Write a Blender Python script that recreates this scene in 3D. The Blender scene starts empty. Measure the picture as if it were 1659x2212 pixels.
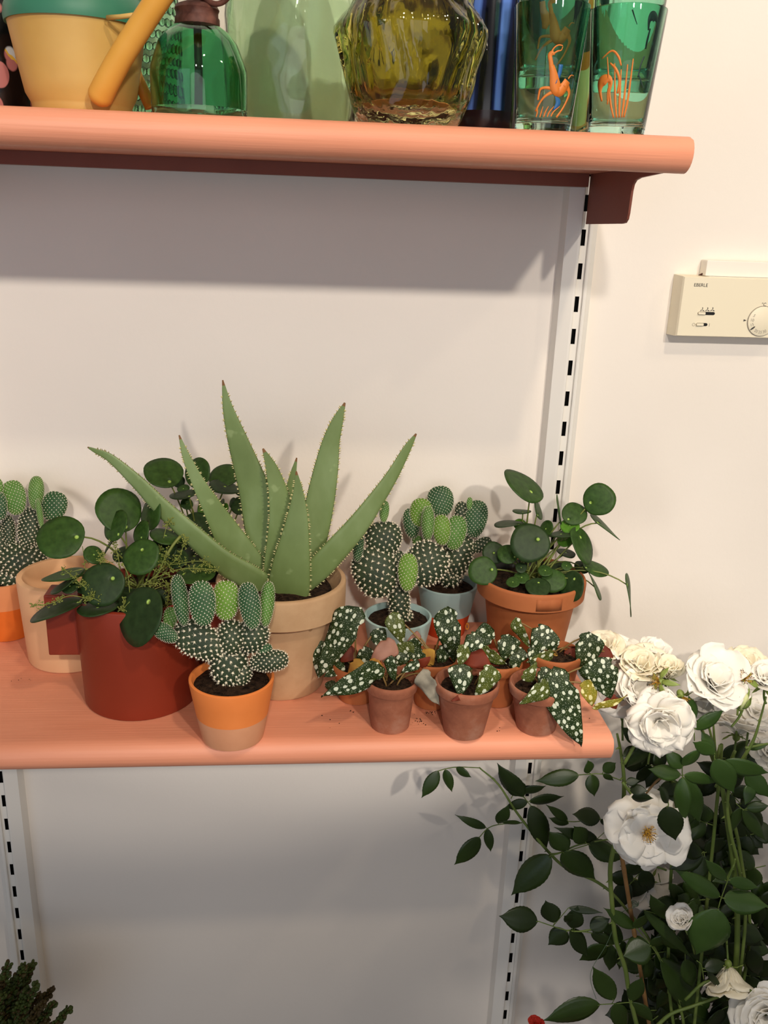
WARM = (1, .82, .60); NEUT = (1, .91, .80)
WORLD = .38; EXPO = .40
LAMPS = [
    (('SPOT', (.25, -1.62, 1.50), 40, WARM), dict(size=.05, target=(-.2, 0, .57), spot=61, blend=.2)),
    (('SPOT', (-.35, -3.0, 1.26), 100, NEUT), dict(size=.06, target=(-.25, 0, .73), spot=51.0, blend=.06)),
    (('SPOT', (.7, -3.0, 1.26), 108, NEUT), dict(size=.06, target=(-.25, 0, .73), spot=51.0, blend=.06)),
    (('SPOT', (-.5, -1.3, 1.45), 68, NEUT), dict(size=.06, target=(.30, -.2, -.88), spot=24, blend=.8)),  # added narrow spot, aimed to brighten the roses
    (('SPOT', (1.5, -1.3, 1.5), 16, WARM), dict(size=.06, target=(.4, 0, .3), spot=52, blend=.8)),
    (('AREA', (-1.9, -2.4, -.2), 6, (.62, .78, 1)), dict(size=1.4, sizey=1.8, target=(-.4, 0, -.1))),
    (('AREA', (-.2, -3.9, -.1), 15, (.97, .96, .98)), dict(size=2.6, sizey=1.6, target=(-.2, 0, -.3))),  # added soft frontal fill that brightens upright faces like the shelf fronts
]
import bpy, math, random
from mathutils import Vector as V, Matrix, noise
random.seed(7)
sc = bpy.context.scene
C = sc.collection
PI = math.pi
# ------------------------------------------------------------------ camera
W, H = 1659, 2212
F = 1916.05
PITCH, YAW, ROLL = .32176, .0942, .03605
CAM = V((-.36387, -1.20231, .01794))
_cy, _sy = math.cos(YAW), math.sin(YAW)
FWD = V((_sy*math.cos(PITCH), _cy*math.cos(PITCH), -math.sin(PITCH)))
_r0 = V((_cy, -_sy, 0)); _u0 = _r0.cross(FWD)
RT = math.cos(ROLL)*_r0 + math.sin(ROLL)*_u0
UP = -math.sin(ROLL)*_r0 + math.cos(ROLL)*_u0
def ray(px, py): return FWD + RT*((px-W/2)/F) - UP*((py-H/2)/F)
def at(px, py, y):            # a point on the vertical plane at depth y
    d = ray(px, py); return CAM + d*((y-CAM.y)/d.y)
def atz(px, py, z):           # a point on a horizontal plane
    d = ray(px, py); return CAM + d*((z-CAM.z)/d.z)
def mpp(p): return (p-CAM).dot(FWD)/F      # metres per photo pixel at p
def pxl(p):
    d = p-CAM; z = d.dot(FWD)
    return (W/2+F*d.dot(RT)/z, H/2-F*d.dot(UP)/z)
cam = bpy.data.cameras.new('camera'); co = bpy.data.objects.new('camera', cam); C.objects.link(co)
cam.sensor_fit = 'HORIZONTAL'; cam.sensor_width = 36; cam.lens = F/W*36; cam.clip_start = .02
m = Matrix((RT, UP, -FWD)).transposed().to_4x4(); m.translation = CAM
co.matrix_world = m; sc.camera = co
# ------------------------------------------------------------------ materials
def lin(c):
    return tuple(((v/255)/12.92 if v/255 <= .04045 else ((v/255+.055)/1.055)**2.4) for v in c)
class NT:
    def __init__(s, name):
        s.m = bpy.data.materials.new(name); s.m.use_nodes = True
        s.t = s.m.node_tree; s.b = s.t.nodes['Principled BSDF']; s.o = s.t.nodes['Material Output']
    def n(s, t, **k):
        x = s.t.nodes.new(t)
        for a, b in k.items(): setattr(x, a, b)
        return x
    def l(s, a, b): s.t.links.new(a, b)
    def coord(s, which='Object', scale=(1, 1, 1)):
        c = s.n('ShaderNodeTexCoord'); mp = s.n('ShaderNodeMapping'); mp.inputs['Scale'].default_value = scale
        s.l(c.outputs[which], mp.inputs[0]); return mp.outputs[0]
    def noise(s, scale, detail=3, vec=None, rough=.5):
        x = s.n('ShaderNodeTexNoise'); x.inputs['Scale'].default_value = scale; x.inputs['Detail'].default_value = detail
        x.inputs['Roughness'].default_value = rough
        s.l(vec if vec is not None else s.coord(), x.inputs['Vector']); return x.outputs['Fac']
    def ramp(s, fac, stops, interp='LINEAR'):
        r = s.n('ShaderNodeValToRGB'); e = r.color_ramp.elements; r.color_ramp.interpolation = interp
        while len(e) < len(stops): e.new(.5)
        for q, (p, c) in zip(e, stops):
            q.position = p; q.color = (*lin(c), 1) if max(c) > 1 else (*c, 1)
        s.l(fac, r.inputs[0]); return r.outputs[0]
    def mix(s, fac, a, b, mode='MIX'):
        x = s.n('ShaderNodeMix', data_type='RGBA', blend_type=mode)
        for i, v in ((0, fac), (6, a), (7, b)):
            if hasattr(v, 'links') or hasattr(v, 'is_linked'): s.l(v, x.inputs[i])
            elif i == 0: x.inputs[0].default_value = v
            else: x.inputs[i].default_value = (*lin(v), 1)
        return x.outputs[2]
    def math(s, op, a, b=0.):
        x = s.n('ShaderNodeMath', operation=op)
        for i, v in ((0, a), (1, b)):
            if hasattr(v, 'is_linked'): s.l(v, x.inputs[i])
            else: x.inputs[i].default_value = v
        return x.outputs[0]
    def bump(s, h, strength=.3, dist=.001):
        b = s.n('ShaderNodeBump'); b.inputs['Strength'].default_value = strength; b.inputs['Distance'].default_value = dist
        s.l(h, b.inputs['Height']); s.l(b.outputs[0], s.b.inputs['Normal'])
    def col(s, c):
        if hasattr(c, 'is_linked'): s.l(c, s.b.inputs['Base Color'])
        else: s.b.inputs['Base Color'].default_value = (*lin(c), 1)
    def set(s, **k):
        for a, b in k.items(): s.b.inputs[a.replace('_', ' ')].default_value = b
def rough_mat(name, c1, c2, scale=40, rough=.7, bump=.2, bscale=300, bdist=.0005, detail=4, spec=.3):
    t = NT(name); t.col(t.ramp(t.noise(scale, detail), [(.3, c1), (.7, c2)]))
    t.set(Roughness=rough); t.b.inputs['Specular IOR Level'].default_value = spec
    if bump: t.bump(t.noise(bscale, 3), bump, bdist)
    return t.m
def leaf_mat(name, c1, c2, rough=.45, spec=.4, scale=25, trans=.0):
    t = NT(name); n = t.noise(scale, 3, t.coord('Object'))
    t.col(t.ramp(n, [(.3, c1), (.7, c2)])); t.set(Roughness=rough); t.b.inputs['Specular IOR Level'].default_value = spec
    t.bump(t.noise(220, 2), .25, .0006)
    if trans:
        tr = t.n('ShaderNodeBsdfTranslucent'); tr.inputs[0].default_value = (*lin(c2), 1)
        mx = t.n('ShaderNodeMixShader'); mx.inputs[0].default_value = trans
        t.l(t.b.outputs[0], mx.inputs[1]); t.l(tr.outputs[0], mx.inputs[2]); t.l(mx.outputs[0], t.o.inputs[0])
    return t.m
def glass_mat(name, c, rough=.0, ior=1.48, bump=0, bscale=30, bdist=.003, vec=(1, 1, 1)):
    t = NT(name); t.col(c); t.set(Roughness=rough, IOR=ior); t.b.inputs['Transmission Weight'].default_value = 1
    if bump: t.bump(t.noise(bscale, 2, t.coord('Object', vec)), bump, bdist)
    return t.m
def flat_mat(name, c, rough=.5, spec=.4, metal=0):
    t = NT(name); t.col(c); t.set(Roughness=rough, Metallic=metal); t.b.inputs['Specular IOR Level'].default_value = spec
    return t.m
M = {}
t = NT('wall_paint'); n = t.noise(3, 4)
t.col(t.ramp(n, [(.3, (234, 226, 216)), (.7, (240, 232, 222))])); t.set(Roughness=.75)
t.bump(t.math('ADD', t.noise(120, 4), t.math('MULTIPLY', t.noise(22, 2), 1.2)), .22, .0012); M['wall'] = t.m
M['upright'] = flat_mat('white_enamel', (232, 228, 220), .4)
M['void'] = flat_mat('dark_slot', (4, 4, 4), .9, .1)
t = NT('salmon_shelf_paint'); n = t.noise(6, 5, t.coord('Object', (1, 6, 6)))
t.col(t.ramp(n, [(.25, (217, 141, 109)), (.75, (229, 153, 121))])); t.set(Roughness=.52)
t.bump(t.noise(60, 4, t.coord('Object', (.12, 6, 6))), .4, .0008); M['shelf'] = t.m
M['dark_brown'] = rough_mat('dark_red_brown', (128, 72, 58), (140, 82, 66), 8, .5, .1)  # red-brown tone darker than the boards, for rear rails and brackets
M['floor'] = rough_mat('floor_concrete', (120, 112, 104), (140, 132, 124), 4)
M['thermo'] = flat_mat('cream_plastic', (236, 226, 200), .45)
M['ink'] = flat_mat('grey_print', (70, 66, 62), .6)
M['ink_light'] = flat_mat('pale_print', (150, 142, 130), .6)
M['black'] = flat_mat('black_plastic', (14, 13, 12), .5)
M['trunk'] = flat_mat('white_trunking_plastic', (240, 234, 222), .45)
M['soil'] = rough_mat('potting_soil', (22, 15, 11), (62, 46, 34), 160, .95, .9, 260, .003, spec=.1)
M['terra'] = rough_mat('terracotta', (156, 88, 48), (174, 103, 60), 20, .72, .15)
M['terra_dark'] = rough_mat('terracotta_damp_patch', (150, 82, 44), (166, 97, 56), 60, .75, .1)
t = NT('aged_terracotta'); n = t.noise(26, 6, None, .65)
t.col(t.ramp(n, [(.28, (122, 68, 46)), (.5, (148, 88, 62)), (.68, (160, 112, 90)), (.82, (178, 144, 124))])); t.set(Roughness=.85)
t.bump(t.noise(220, 3), .25, .0006); M['terra_old'] = t.m
M['red_glaze'] = rough_mat('brick_red_glaze', (124, 44, 25), (134, 49, 30), 12, .42, .1, 500)
M['cream'] = rough_mat('cream_bisque', (218, 170, 126), (228, 182, 138), 14, .8, .15)
M['orange'] = rough_mat('orange_paint', (224, 126, 60), (234, 136, 70), 20, .7, .1)
M['orange_deep'] = rough_mat('deep_orange_paint', (208, 98, 28), (216, 110, 38), 20, .7, .1)
M['orange_tan'] = rough_mat('pale_orange_clay', (204, 132, 84), (214, 142, 94), 20, .75, .1)
M['pinkish'] = rough_mat('pinkish_clay', (204, 140, 102), (214, 152, 114), 30, .8, .12)
t = NT('tan_clay_speckled'); n = t.noise(24, 5, None, .6); sp = t.n('ShaderNodeTexVoronoi'); sp.inputs['Scale'].default_value = 42
t.l(t.coord(), sp.inputs['Vector'])
base = t.ramp(n, [(.3, (176, 140, 102)), (.7, (194, 160, 122))])
t.col(t.mix(t.ramp(sp.outputs['Distance'], [(.10, (255, 255, 255)), (.15, (0, 0, 0))]), base, (148, 116, 80)))
t.set(Roughness=.8); t.bump(t.noise(200, 3), .2, .0005); M['tan'] = t.m
M['blue_pot'] = rough_mat('pale_blue_paint', (158, 188, 186), (180, 206, 202), 26, .65, .2, 120)
M['blue_grey'] = rough_mat('grey_blue_paint', (138, 160, 158), (150, 172, 170), 26, .65, .1)
M['vermilion'] = rough_mat('vermilion_paint', (188, 66, 28), (200, 76, 36), 26, .65, .1)
M['yellow_mark'] = flat_mat('yellow_paint_mark', (226, 150, 40), .6)
M['nursery'] = flat_mat('black_nursery_plastic', (26, 25, 24), .5)
# plants
def pilea_mat(name, c1, c2):
    t = NT(name); u = t.coord('UV'); ln = t.n('ShaderNodeVectorMath', operation='LENGTH'); t.l(u, ln.inputs[0])
    n = t.noise(3, 3, u)
    b = t.ramp(n, [(.3, c1), (.7, c2)])
    t.col(t.mix(t.ramp(ln.outputs['Value'], [(.055, (255, 255, 255)), (.10, (0, 0, 0))]), b, (164, 196, 96)))
    t.set(Roughness=.5); t.b.inputs['Specular IOR Level'].default_value = .22
    t.bump(t.noise(150, 2), .2, .0006); return t.m
M['pilea'] = pilea_mat('pilea_leaf_green', (36, 60, 20), (54, 82, 32))
M['pilea_dark'] = pilea_mat('pilea_leaf_deep_green', (28, 46, 19), (42, 62, 30))
M['pilea_light'] = pilea_mat('pilea_leaf_young_green', (66, 110, 28), (86, 130, 42))
M['pilea_back'] = leaf_mat('pilea_leaf_underside', (70, 96, 56), (92, 116, 72), .6)
M['petiole'] = leaf_mat('petiole_green', (92, 104, 40), (120, 128, 62), .5)
M['petiole_red'] = leaf_mat('begonia_stalk', (120, 92, 52), (140, 116, 66), .5)
M['sprig'] = leaf_mat('tiny_green_flowers', (108, 120, 48), (140, 146, 72), .7)
t = NT('aloe_leaf_green'); n = t.noise(9, 5, t.coord('Object', (1, 1, .5)), .6); n2 = t.noise(60, 2)
b = t.ramp(n, [(.25, (84, 102, 50)), (.5, (108, 128, 74)), (.75, (136, 156, 108))])
t.col(t.mix(t.ramp(n2, [(.66, (0, 0, 0)), (.74, (140, 140, 140))]), b, (172, 190, 136)))
t.set(Roughness=.5); t.bump(t.noise(140, 2), .12, .0006); M['aloe'] = t.m
M['aloe_tooth'] = flat_mat('aloe_tooth_cream', (214, 206, 150), .6)
M['aloe_tip'] = flat_mat('aloe_tip_brown', (120, 84, 50), .7)
for k, c1, c2 in (('pad_young', (70, 112, 44), (92, 132, 58)), ('pad_mid', (38, 72, 42), (54, 90, 50)), ('pad_old', (34, 48, 32), (52, 66, 42)), ('pad_lime', (84, 122, 36), (106, 144, 52))):
    M[k] = leaf_mat('cactus_'+k, c1, c2, .6, .3, 40)
M['spine'] = rough_mat('cactus_glochids', (226, 218, 192), (244, 238, 220), 300, .9, 0)
M['spine_tan'] = rough_mat('old_cactus_glochids', (224, 212, 184), (242, 234, 212), 300, .9, 0)
def begonia_mat(name, c1, c2, spot=(196, 202, 180), thr=.215, sc_=.98):
    t = NT(name); u = t.coord('UV', (1.0*sc_, 1.35*sc_, 1))
    nz = t.n('ShaderNodeTexNoise'); nz.inputs['Scale'].default_value = 1.2; t.l(u, nz.inputs['Vector'])
    vv = t.n('ShaderNodeVectorMath', operation='ADD'); t.l(u, vv.inputs[0])
    vs = t.n('ShaderNodeVectorMath', operation='SCALE'); t.l(nz.outputs['Color'], vs.inputs[0]); vs.inputs['Scale'].default_value = .35; t.l(vs.outputs[0], vv.inputs[1])
    vo = t.n('ShaderNodeTexVoronoi'); vo.voronoi_dimensions = '2D'; vo.inputs['Scale'].default_value = 1.0; vo.inputs['Randomness'].default_value = .75
    t.l(vv.outputs[0], vo.inputs['Vector'])
    rnd = t.n('ShaderNodeSeparateColor'); t.l(vo.outputs['Color'], rnd.inputs[0])
    lim = t.math('ADD', t.math('MULTIPLY', rnd.outputs[0], .2), thr-.1)
    spots = t.math('LESS_THAN', vo.outputs['Distance'], lim)
    v2 = t.n('ShaderNodeTexVoronoi'); v2.voronoi_dimensions = '2D'; v2.inputs['Scale'].default_value = 3.1; t.l(u, v2.inputs['Vector'])
    tiny = t.math('LESS_THAN', v2.outputs['Distance'], .10)
    s_ = t.math('MAXIMUM', spots, tiny)
    b = t.ramp(t.noise(1.2, 3, u), [(.3, c1), (.7, c2)])
    t.col(t.mix(s_, b, spot)); t.set(Roughness=.5); t.b.inputs['Specular IOR Level'].default_value = .22; t.bump(t.noise(130, 2), .25, .0006); return t.m
M['beg'] = begonia_mat('spotted_begonia_leaf', (28, 44, 18), (46, 60, 26))
M['beg_olive'] = begonia_mat('spotted_begonia_leaf_olive', (58, 70, 26), (84, 92, 36))
M['beg_lime'] = begonia_mat('spotted_begonia_leaf_yellowing', (112, 112, 30), (148, 132, 46), (214, 206, 150), .2)
M['beg_red'] = leaf_mat('begonia_red_underside', (86, 30, 16), (116, 46, 24), .6, .2)
M['beg_pink'] = leaf_mat('begonia_pink_underside', (128, 84, 66), (160, 112, 92), .55, .4, 40)
M['beg_dry'] = leaf_mat('withered_begonia_leaf', (104, 100, 88), (164, 156, 138), .8, .2, 60)
M['beg_brown'] = leaf_mat('browning_begonia_leaf', (150, 96, 44), (178, 140, 58), .7, .2, 60)
M['rose_leaf'] = leaf_mat('rose_leaf_green', (38, 56, 17), (53, 75, 26), .38, .45, 14, .06)
M['rose_leaf2'] = leaf_mat('rose_leaf_dark_green', (26, 39, 12), (39, 55, 19), .42, .4, 14, .06)
M['rose_leaf3'] = leaf_mat('rose_leaf_fresh_green', (46, 72, 23), (64, 92, 36), .38, .45, 14, .06)
M['rose_back'] = leaf_mat('rose_leaf_underside', (70, 92, 56), (88, 108, 68), .6)
M['rose_stem'] = leaf_mat('rose_stem_green', (86, 108, 44), (112, 128, 62), .5)
M['rose_stem_red'] = leaf_mat('rose_twig_reddish', (92, 70, 40), (122, 92, 54), .6)
def petal_mat(name, c1, c2, tr=.25):
    t = NT(name); t.col(t.ramp(t.noise(18, 3), [(.3, c1), (.7, c2)])); t.set(Roughness=.6); t.b.inputs['Specular IOR Level'].default_value = .2
    x = t.n('ShaderNodeBsdfTranslucent'); x.inputs[0].default_value = (*lin(c2), 1)
    mx = t.n('ShaderNodeMixShader'); mx.inputs[0].default_value = tr
    t.bump(t.noise(70, 3), .15, .001)
    t.l(t.b.outputs[0], mx.inputs[1]); t.l(x.outputs[0], mx.inputs[2]); t.l(mx.outputs[0], t.o.inputs[0]); return t.m
M['petal'] = petal_mat('white_petal', (250, 245, 234), (254, 251, 244))
M['petal_cream'] = petal_mat('cream_petal', (250, 241, 216), (254, 248, 228))
M['stamen'] = flat_mat('stamen_yellow', (206, 160, 58), .7)
M['stamen_dark'] = flat_mat('stamen_brown', (96, 64, 36), .8)
M['sepal'] = leaf_mat('sepal_green', (104, 124, 50), (134, 150, 76), .5)
M['bamboo'] = rough_mat('bamboo_cane_brown', (136, 98, 56), (160, 120, 74), 30, .6, .2)
M['twine'] = flat_mat('green_twine', (86, 108, 84), .8)
M['conifer'] = leaf_mat('shrublet_green', (44, 58, 20), (72, 84, 32), .6, .3, 60)
M['conifer_brown'] = leaf_mat('shrublet_brown_green', (60, 44, 18), (76, 66, 26), .6, .3, 60)
M['redpetal'] = petal_mat('red_petal', (196, 40, 30), (220, 70, 54))
# glass
M['g_bottle'] = glass_mat('bottle_green_glass', (132, 206, 164), 0, 1.48, .25, 16, .004)
M['g_pale'] = glass_mat('pale_green_glass', (222, 240, 218), .015, 1.45, .8, 14, .010, (1, 1, .6))
M['g_hob'] = glass_mat('hobnail_green_glass', (212, 242, 222), .03, 1.45)
M['g_amber'] = glass_mat('olive_amber_glass', (190, 184, 98), 0, 1.5, .35, 40, .004, (1, 1, .5))
M['g_clear'] = glass_mat('clear_yellowish_glass', (236, 236, 206), 0, 1.5, .4, 60, .003)
M['g_tumbler'] = glass_mat('sea_green_glass', (198, 241, 223), 0, 1.45)
M['g_dark'] = glass_mat('dark_green_glass', (40, 120, 50), 0, 1.48)
M['g_leaf'] = glass_mat('light_green_glass', (196, 226, 176), .05, 1.45)
t = NT('navy_glaze'); w = t.n('ShaderNodeTexWave'); w.inputs['Scale'].default_value = 9; w.inputs['Distortion'].default_value = 6; w.inputs['Detail'].default_value = 3
t.l(t.coord('Object', (1, 1, .15)), w.inputs['Vector'])
t.col(t.ramp(w.outputs['Fac'], [(.45, (10, 11, 22)), (.78, (26, 38, 86)), (.95, (92, 126, 204))])); t.set(Roughness=.12); M['navy'] = t.m
M['plum'] = flat_mat('plum_black_glaze', (34, 20, 26), .2)
t = NT('yellow_plastic'); t.col(t.ramp(t.noise(14, 4), [(.3, (190, 150, 76)), (.7, (204, 168, 94))])); t.set(Roughness=.5)
t.b.inputs['Subsurface Weight'].default_value = .15; t.b.inputs['Subsurface Radius'].default_value = (.01, .007, .003); M['yellow'] = t.m
M['ochre'] = rough_mat('ochre_plastic', (208, 146, 52), (220, 164, 74), 12, .5, .05)
M['teal'] = rough_mat('green_plastic', (52, 112, 88), (64, 126, 98), 14, .45, .05)
M['rust'] = rough_mat('rusty_metal', (72, 40, 32), (120, 78, 66), 90, .6, .4, 200)
M['deco_orange'] = flat_mat('orange_enamel_print', (206, 118, 44), .5)
M['deco_blue'] = flat_mat('blue_enamel_print', (40, 96, 150), .4)
M['deco_dark'] = flat_mat('dark_enamel_print', (34, 54, 52), .4)
t = NT('painted_vase'); c_ = t.coord('Object', (1, 1, .7)); v = t.n('ShaderNodeTexVoronoi'); v.inputs['Scale'].default_value = 48; t.l(c_, v.inputs['Vector'])
n = t.noise(30, 3, c_)
t.col(t.mix(t.ramp(v.outputs['Distance'], [(.46, (255, 255, 255)), (.49, (0, 0, 0))]), (14, 12, 12), t.ramp(n, [(.36, (200, 204, 200)), (.44, (220, 176, 70)), (.5, (176, 110, 104)), (.7, (150, 84, 84))], 'CONSTANT')))
t.set(Roughness=.2); M['painted'] = t.m
M['gold'] = flat_mat('gold_band', (190, 150, 70), .3, .5, .8)
M['white_glaze'] = flat_mat('white_glaze', (216, 214, 214), .3)
# ------------------------------------------------------------------ mesh builder
class MB:
    def __init__(s): s.v = []; s.f = []; s.mi = []; s.uv = []
    def vert(s, p, uv=(0, 0)): s.v.append(tuple(p)); s.uv.append(uv); return len(s.v)-1
    def face(s, idx, mi=0): s.f.append(tuple(idx)); s.mi.append(mi)
    def grid(s, rows, mi=0, closed=False, uvs=None, mfun=None):
        b = [[s.vert(p, uvs[i][j] if uvs else (0, 0)) for j, p in enumerate(r)] for i, r in enumerate(rows)]
        nj = len(rows[0])
        for i in range(len(rows)-1):
            for j in range(nj if closed else nj-1):
                k = (j+1) % nj
                s.face((b[i][j], b[i][k], b[i+1][k], b[i+1][j]), mfun(i, j) if mfun else mi)
        return b
    def lathe(s, prof, c, n=40, mis=None, capb=True, wob=None):
        rows = []
        for i, (r, z) in enumerate(prof):
            row = []
            for k in range(n):
                a = 2*PI*k/n; rr = r*(wob(a, z) if wob else 1)
                row.append((c[0]+rr*math.cos(a), c[1]+rr*math.sin(a), c[2]+z))
            rows.append(row)
        return s.grid(rows, closed=True, mfun=(lambda i, j: mis[i]) if mis else None)
    def tube(s, pts, rad, n=7, mi=0, cap=True):
        pts = [V(p) for p in pts]
        if not hasattr(rad, '__len__'): rad = [rad]*len(pts)
        rows = []; up = None
        for i, p in enumerate(pts):
            d = (pts[min(i+1, len(pts)-1)]-pts[max(i-1, 0)])
            if d.length < 1e-9: d = V((0, 0, 1))
            d.normalize()
            if up is None: up = d.orthogonal().normalized()
            up = (up-d*up.dot(d)); up = up.normalized() if up.length > 1e-6 else d.orthogonal().normalized()
            sd = d.cross(up)
            rows.append([p+(up*math.cos(2*PI*k/n)+sd*math.sin(2*PI*k/n))*rad[i] for k in range(n)])
        b = s.grid(rows, mi, True)
        if cap:
            s.face(tuple(reversed(b[0])), mi); s.face(tuple(b[-1]), mi)
    def box(s, a, b, mi=0):
        x0, y0, z0 = a; x1, y1, z1 = b
        i = [s.vert(p) for p in ((x0,y0,z0),(x1,y0,z0),(x1,y1,z0),(x0,y1,z0),(x0,y0,z1),(x1,y0,z1),(x1,y1,z1),(x0,y1,z1))]
        for q in ((0,3,2,1),(4,5,6,7),(0,1,5,4),(1,2,6,5),(2,3,7,6),(3,0,4,7)): s.face([i[k] for k in q], mi)
    def prism(s, poly, fn, d0, d1, mi=0):   # poly 2-D, fn(u,v,d)->point
        a = [s.vert(fn(u, v, d0)) for u, v in poly]; b = [s.vert(fn(u, v, d1)) for u, v in poly]
        s.face(a, mi); s.face(tuple(reversed(b)), mi); n = len(poly)
        for k in range(n): s.face((a[k], b[k], b[(k+1) % n], a[(k+1) % n]), mi)
    def blob(s, c, r, mi=0):               # small octahedral bump
        c = V(c); i = [s.vert(c+V(d)*r) for d in ((1,0,0),(0,1,0),(-1,0,0),(0,-1,0),(0,0,1),(0,0,-1))]
        for k in range(4):
            s.face((i[k], i[(k+1) % 4], i[4]), mi); s.face((i[(k+1) % 4], i[k], i[5]), mi)
    def ell(s, c, ax, ay, az, nu=8, nv=10, mi=0):
        c = V(c); rows = []
        for i in range(nu+1):
            t = PI*i/nu
            rows.append([c+az*(-math.cos(t))+(ax*math.cos(2*PI*k/nv)+ay*math.sin(2*PI*k/nv))*math.sin(t) for k in range(nv)])
        s.grid(rows, mi, True)
    def build(s, name, mats, parent=None, smooth=True, solid=None, bevel=None, angle=None):
        o0 = V((0, 0, 0)); p = parent
        while p is not None: o0 = o0+p.location; p = p.parent
        me = bpy.data.meshes.new(name)
        me.from_pydata([(x-o0.x, y-o0.y, z-o0.z) for x, y, z in s.v], [], s.f)
        if not isinstance(mats, (list, tuple)): mats = [mats]
        for q in mats: me.materials.append(q)
        me.polygons.foreach_set('material_index', s.mi)
        u = me.uv_layers.new(name='UVMap'); li = [0]*len(me.loops); me.loops.foreach_get('vertex_index', li)
        u.data.foreach_set('uv', [c for k in li for c in s.uv[k]])
        me.polygons.foreach_set('use_smooth', [smooth]*len(s.f))
        me.validate(); me.update()
        o = bpy.data.objects.new(name, me); C.objects.link(o); o.parent = parent
        if bevel:
            b = o.modifiers.new('bevel', 'BEVEL'); b.width = bevel; b.segments = 3; b.limit_method = 'ANGLE'
        if solid:
            q = o.modifiers.new('solid', 'SOLIDIFY'); q.thickness = solid[0]; q.offset = -1; q.material_offset = solid[1]
        if angle and smooth:
            try: me.set_sharp_from_angle(angle=math.radians(angle))
            except Exception: pass
        return o
def tag(o, label=None, cat=None, group=None, kind=None):
    for k, v in (('label', label), ('category', cat), ('group', group), ('kind', kind)):
        if v: o[k] = v
    return o
def thing(name, loc, label, cat, group=None):
    o = bpy.data.objects.new(name, None); C.objects.link(o); o.location = V(loc); o.empty_display_size = .02
    return tag(o, label, cat, group)
def bez(a, b, c, n=8):
    a, b, c = V(a), V(b), V(c)
    return [a*(1-t)**2+b*2*t*(1-t)+c*t*t for t in (i/n for i in range(n+1))]
def spline(pts, n=6):                  # Catmull-Rom through tuples/vectors of any length
    P = [tuple(p) for p in pts]; P = [tuple(2*a-b for a, b in zip(P[0], P[1]))]+P+[tuple(2*a-b for a, b in zip(P[-1], P[-2]))]
    out = []
    for i in range(1, len(P)-2):
        for k in range(n):
            t = k/n
            out.append(tuple(.5*(2*b+(c-a)*t+(2*a-5*b+4*c-d)*t*t+(3*b-a-3*c+d)*t**3) for a, b, c, d in zip(P[i-1], P[i], P[i+1], P[i+2])))
    out.append(P[-2]); return out
VIEW = -FWD
def facing(p): return (CAM-V(p)).normalized()
# ------------------------------------------------------------------ setting
def struct(mb, name, mat, **k): return tag(mb.build(name, mat, None, **k), kind='structure')
FLOOR = -1.75; WY = .018          # the wall plane; the uprights' slotted faces lie at y = 0
b = MB(); b.box((-3, WY, FLOOR), (3, .14, 1.9)); struct(b, 'wall_back', M['wall'], smooth=False)
b = MB(); b.box((-3, -4.2, FLOOR-.1), (3, .14, FLOOR)); struct(b, 'floor', M['floor'], smooth=False)
# slotted uprights
def upright(x0, z0, label, flip=1):
    root = thing('slotted_wall_upright', (x0, 0, z0), label, 'upright', 'slotted wall uprights')
    b = MB(); zt, zb = 1.2, -1.6
    def strip(prof, mi=0):
        r = [[(x0+flip*u, y, zb) for u, y in prof], [(x0+flip*u, y, zt) for u, y in prof]]
        if flip > 0: r.reverse()
        b.grid(r, mi)
    strip([(-.0262, WY), (-.0235, -.0022), (-.008, -.0085), (-.0055, -.009), (-.0042, -.0082), (-.0042, -.0035)])
    strip([(.0065, -.0035), (.0066, -.0078), (.0078, -.0085), (.0112, -.0080), (.0125, -.0064), (.0185, -.0022), (.0245, WY)])
    # perforated face between the two lips
    s = .043; hs = .0103; k0 = int((z0-zt)/s)-1
    xs = (-.0042, -.0036, .0030, .0066)
    z = z0+1.2; n = 0
    zs = []; k = -30
    while z0-k*s > zb-.1:
        zs.append((z0-k*s+hs, z0-k*s-hs)); k += 1
    prev = zt+.3
    for a, c in zs:
        for xa, xb in ((xs[0], xs[1]), (xs[2], xs[3])):
            q = [(x0+flip*xa, -.0035, a), (x0+flip*xb, -.0035, a), (x0+flip*xb, -.0035, c), (x0+flip*xa, -.0035, c)]
            b.face([b.vert(p) for p in q])
        q = [(x0+flip*xs[0], -.0035, prev), (x0+flip*xs[3], -.0035, prev), (x0+flip*xs[3], -.0035, a), (x0+flip*xs[0], -.0035, a)]
        b.face([b.vert(p) for p in q])
        A = [(x0+flip*xs[1], a), (x0+flip*xs[2], a), (x0+flip*xs[2], c), (x0+flip*xs[1], c)]
        for i in range(4):
            (xa, za), (xb, zb2) = A[i], A[(i+1) % 4]
            b.face([b.vert(p) for p in ((xa, -.0035, za), (xb, -.0035, zb2), (xb, -.0004, zb2), (xa, -.0004, za))], 1)
        b.face([b.vert((x, -.0004, z)) for x, z in A], 1)
        prev = c
    b.build('slotted_channel', [M['upright'], M['void']], root, smooth=False)
    return root
upright(0, 0, 'white slotted metal upright under the right end of the shelves, right of the two')
upright(-.82285, -.857, 'white slotted metal upright at the bottom left edge of the wall, left of the two', -1)
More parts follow.
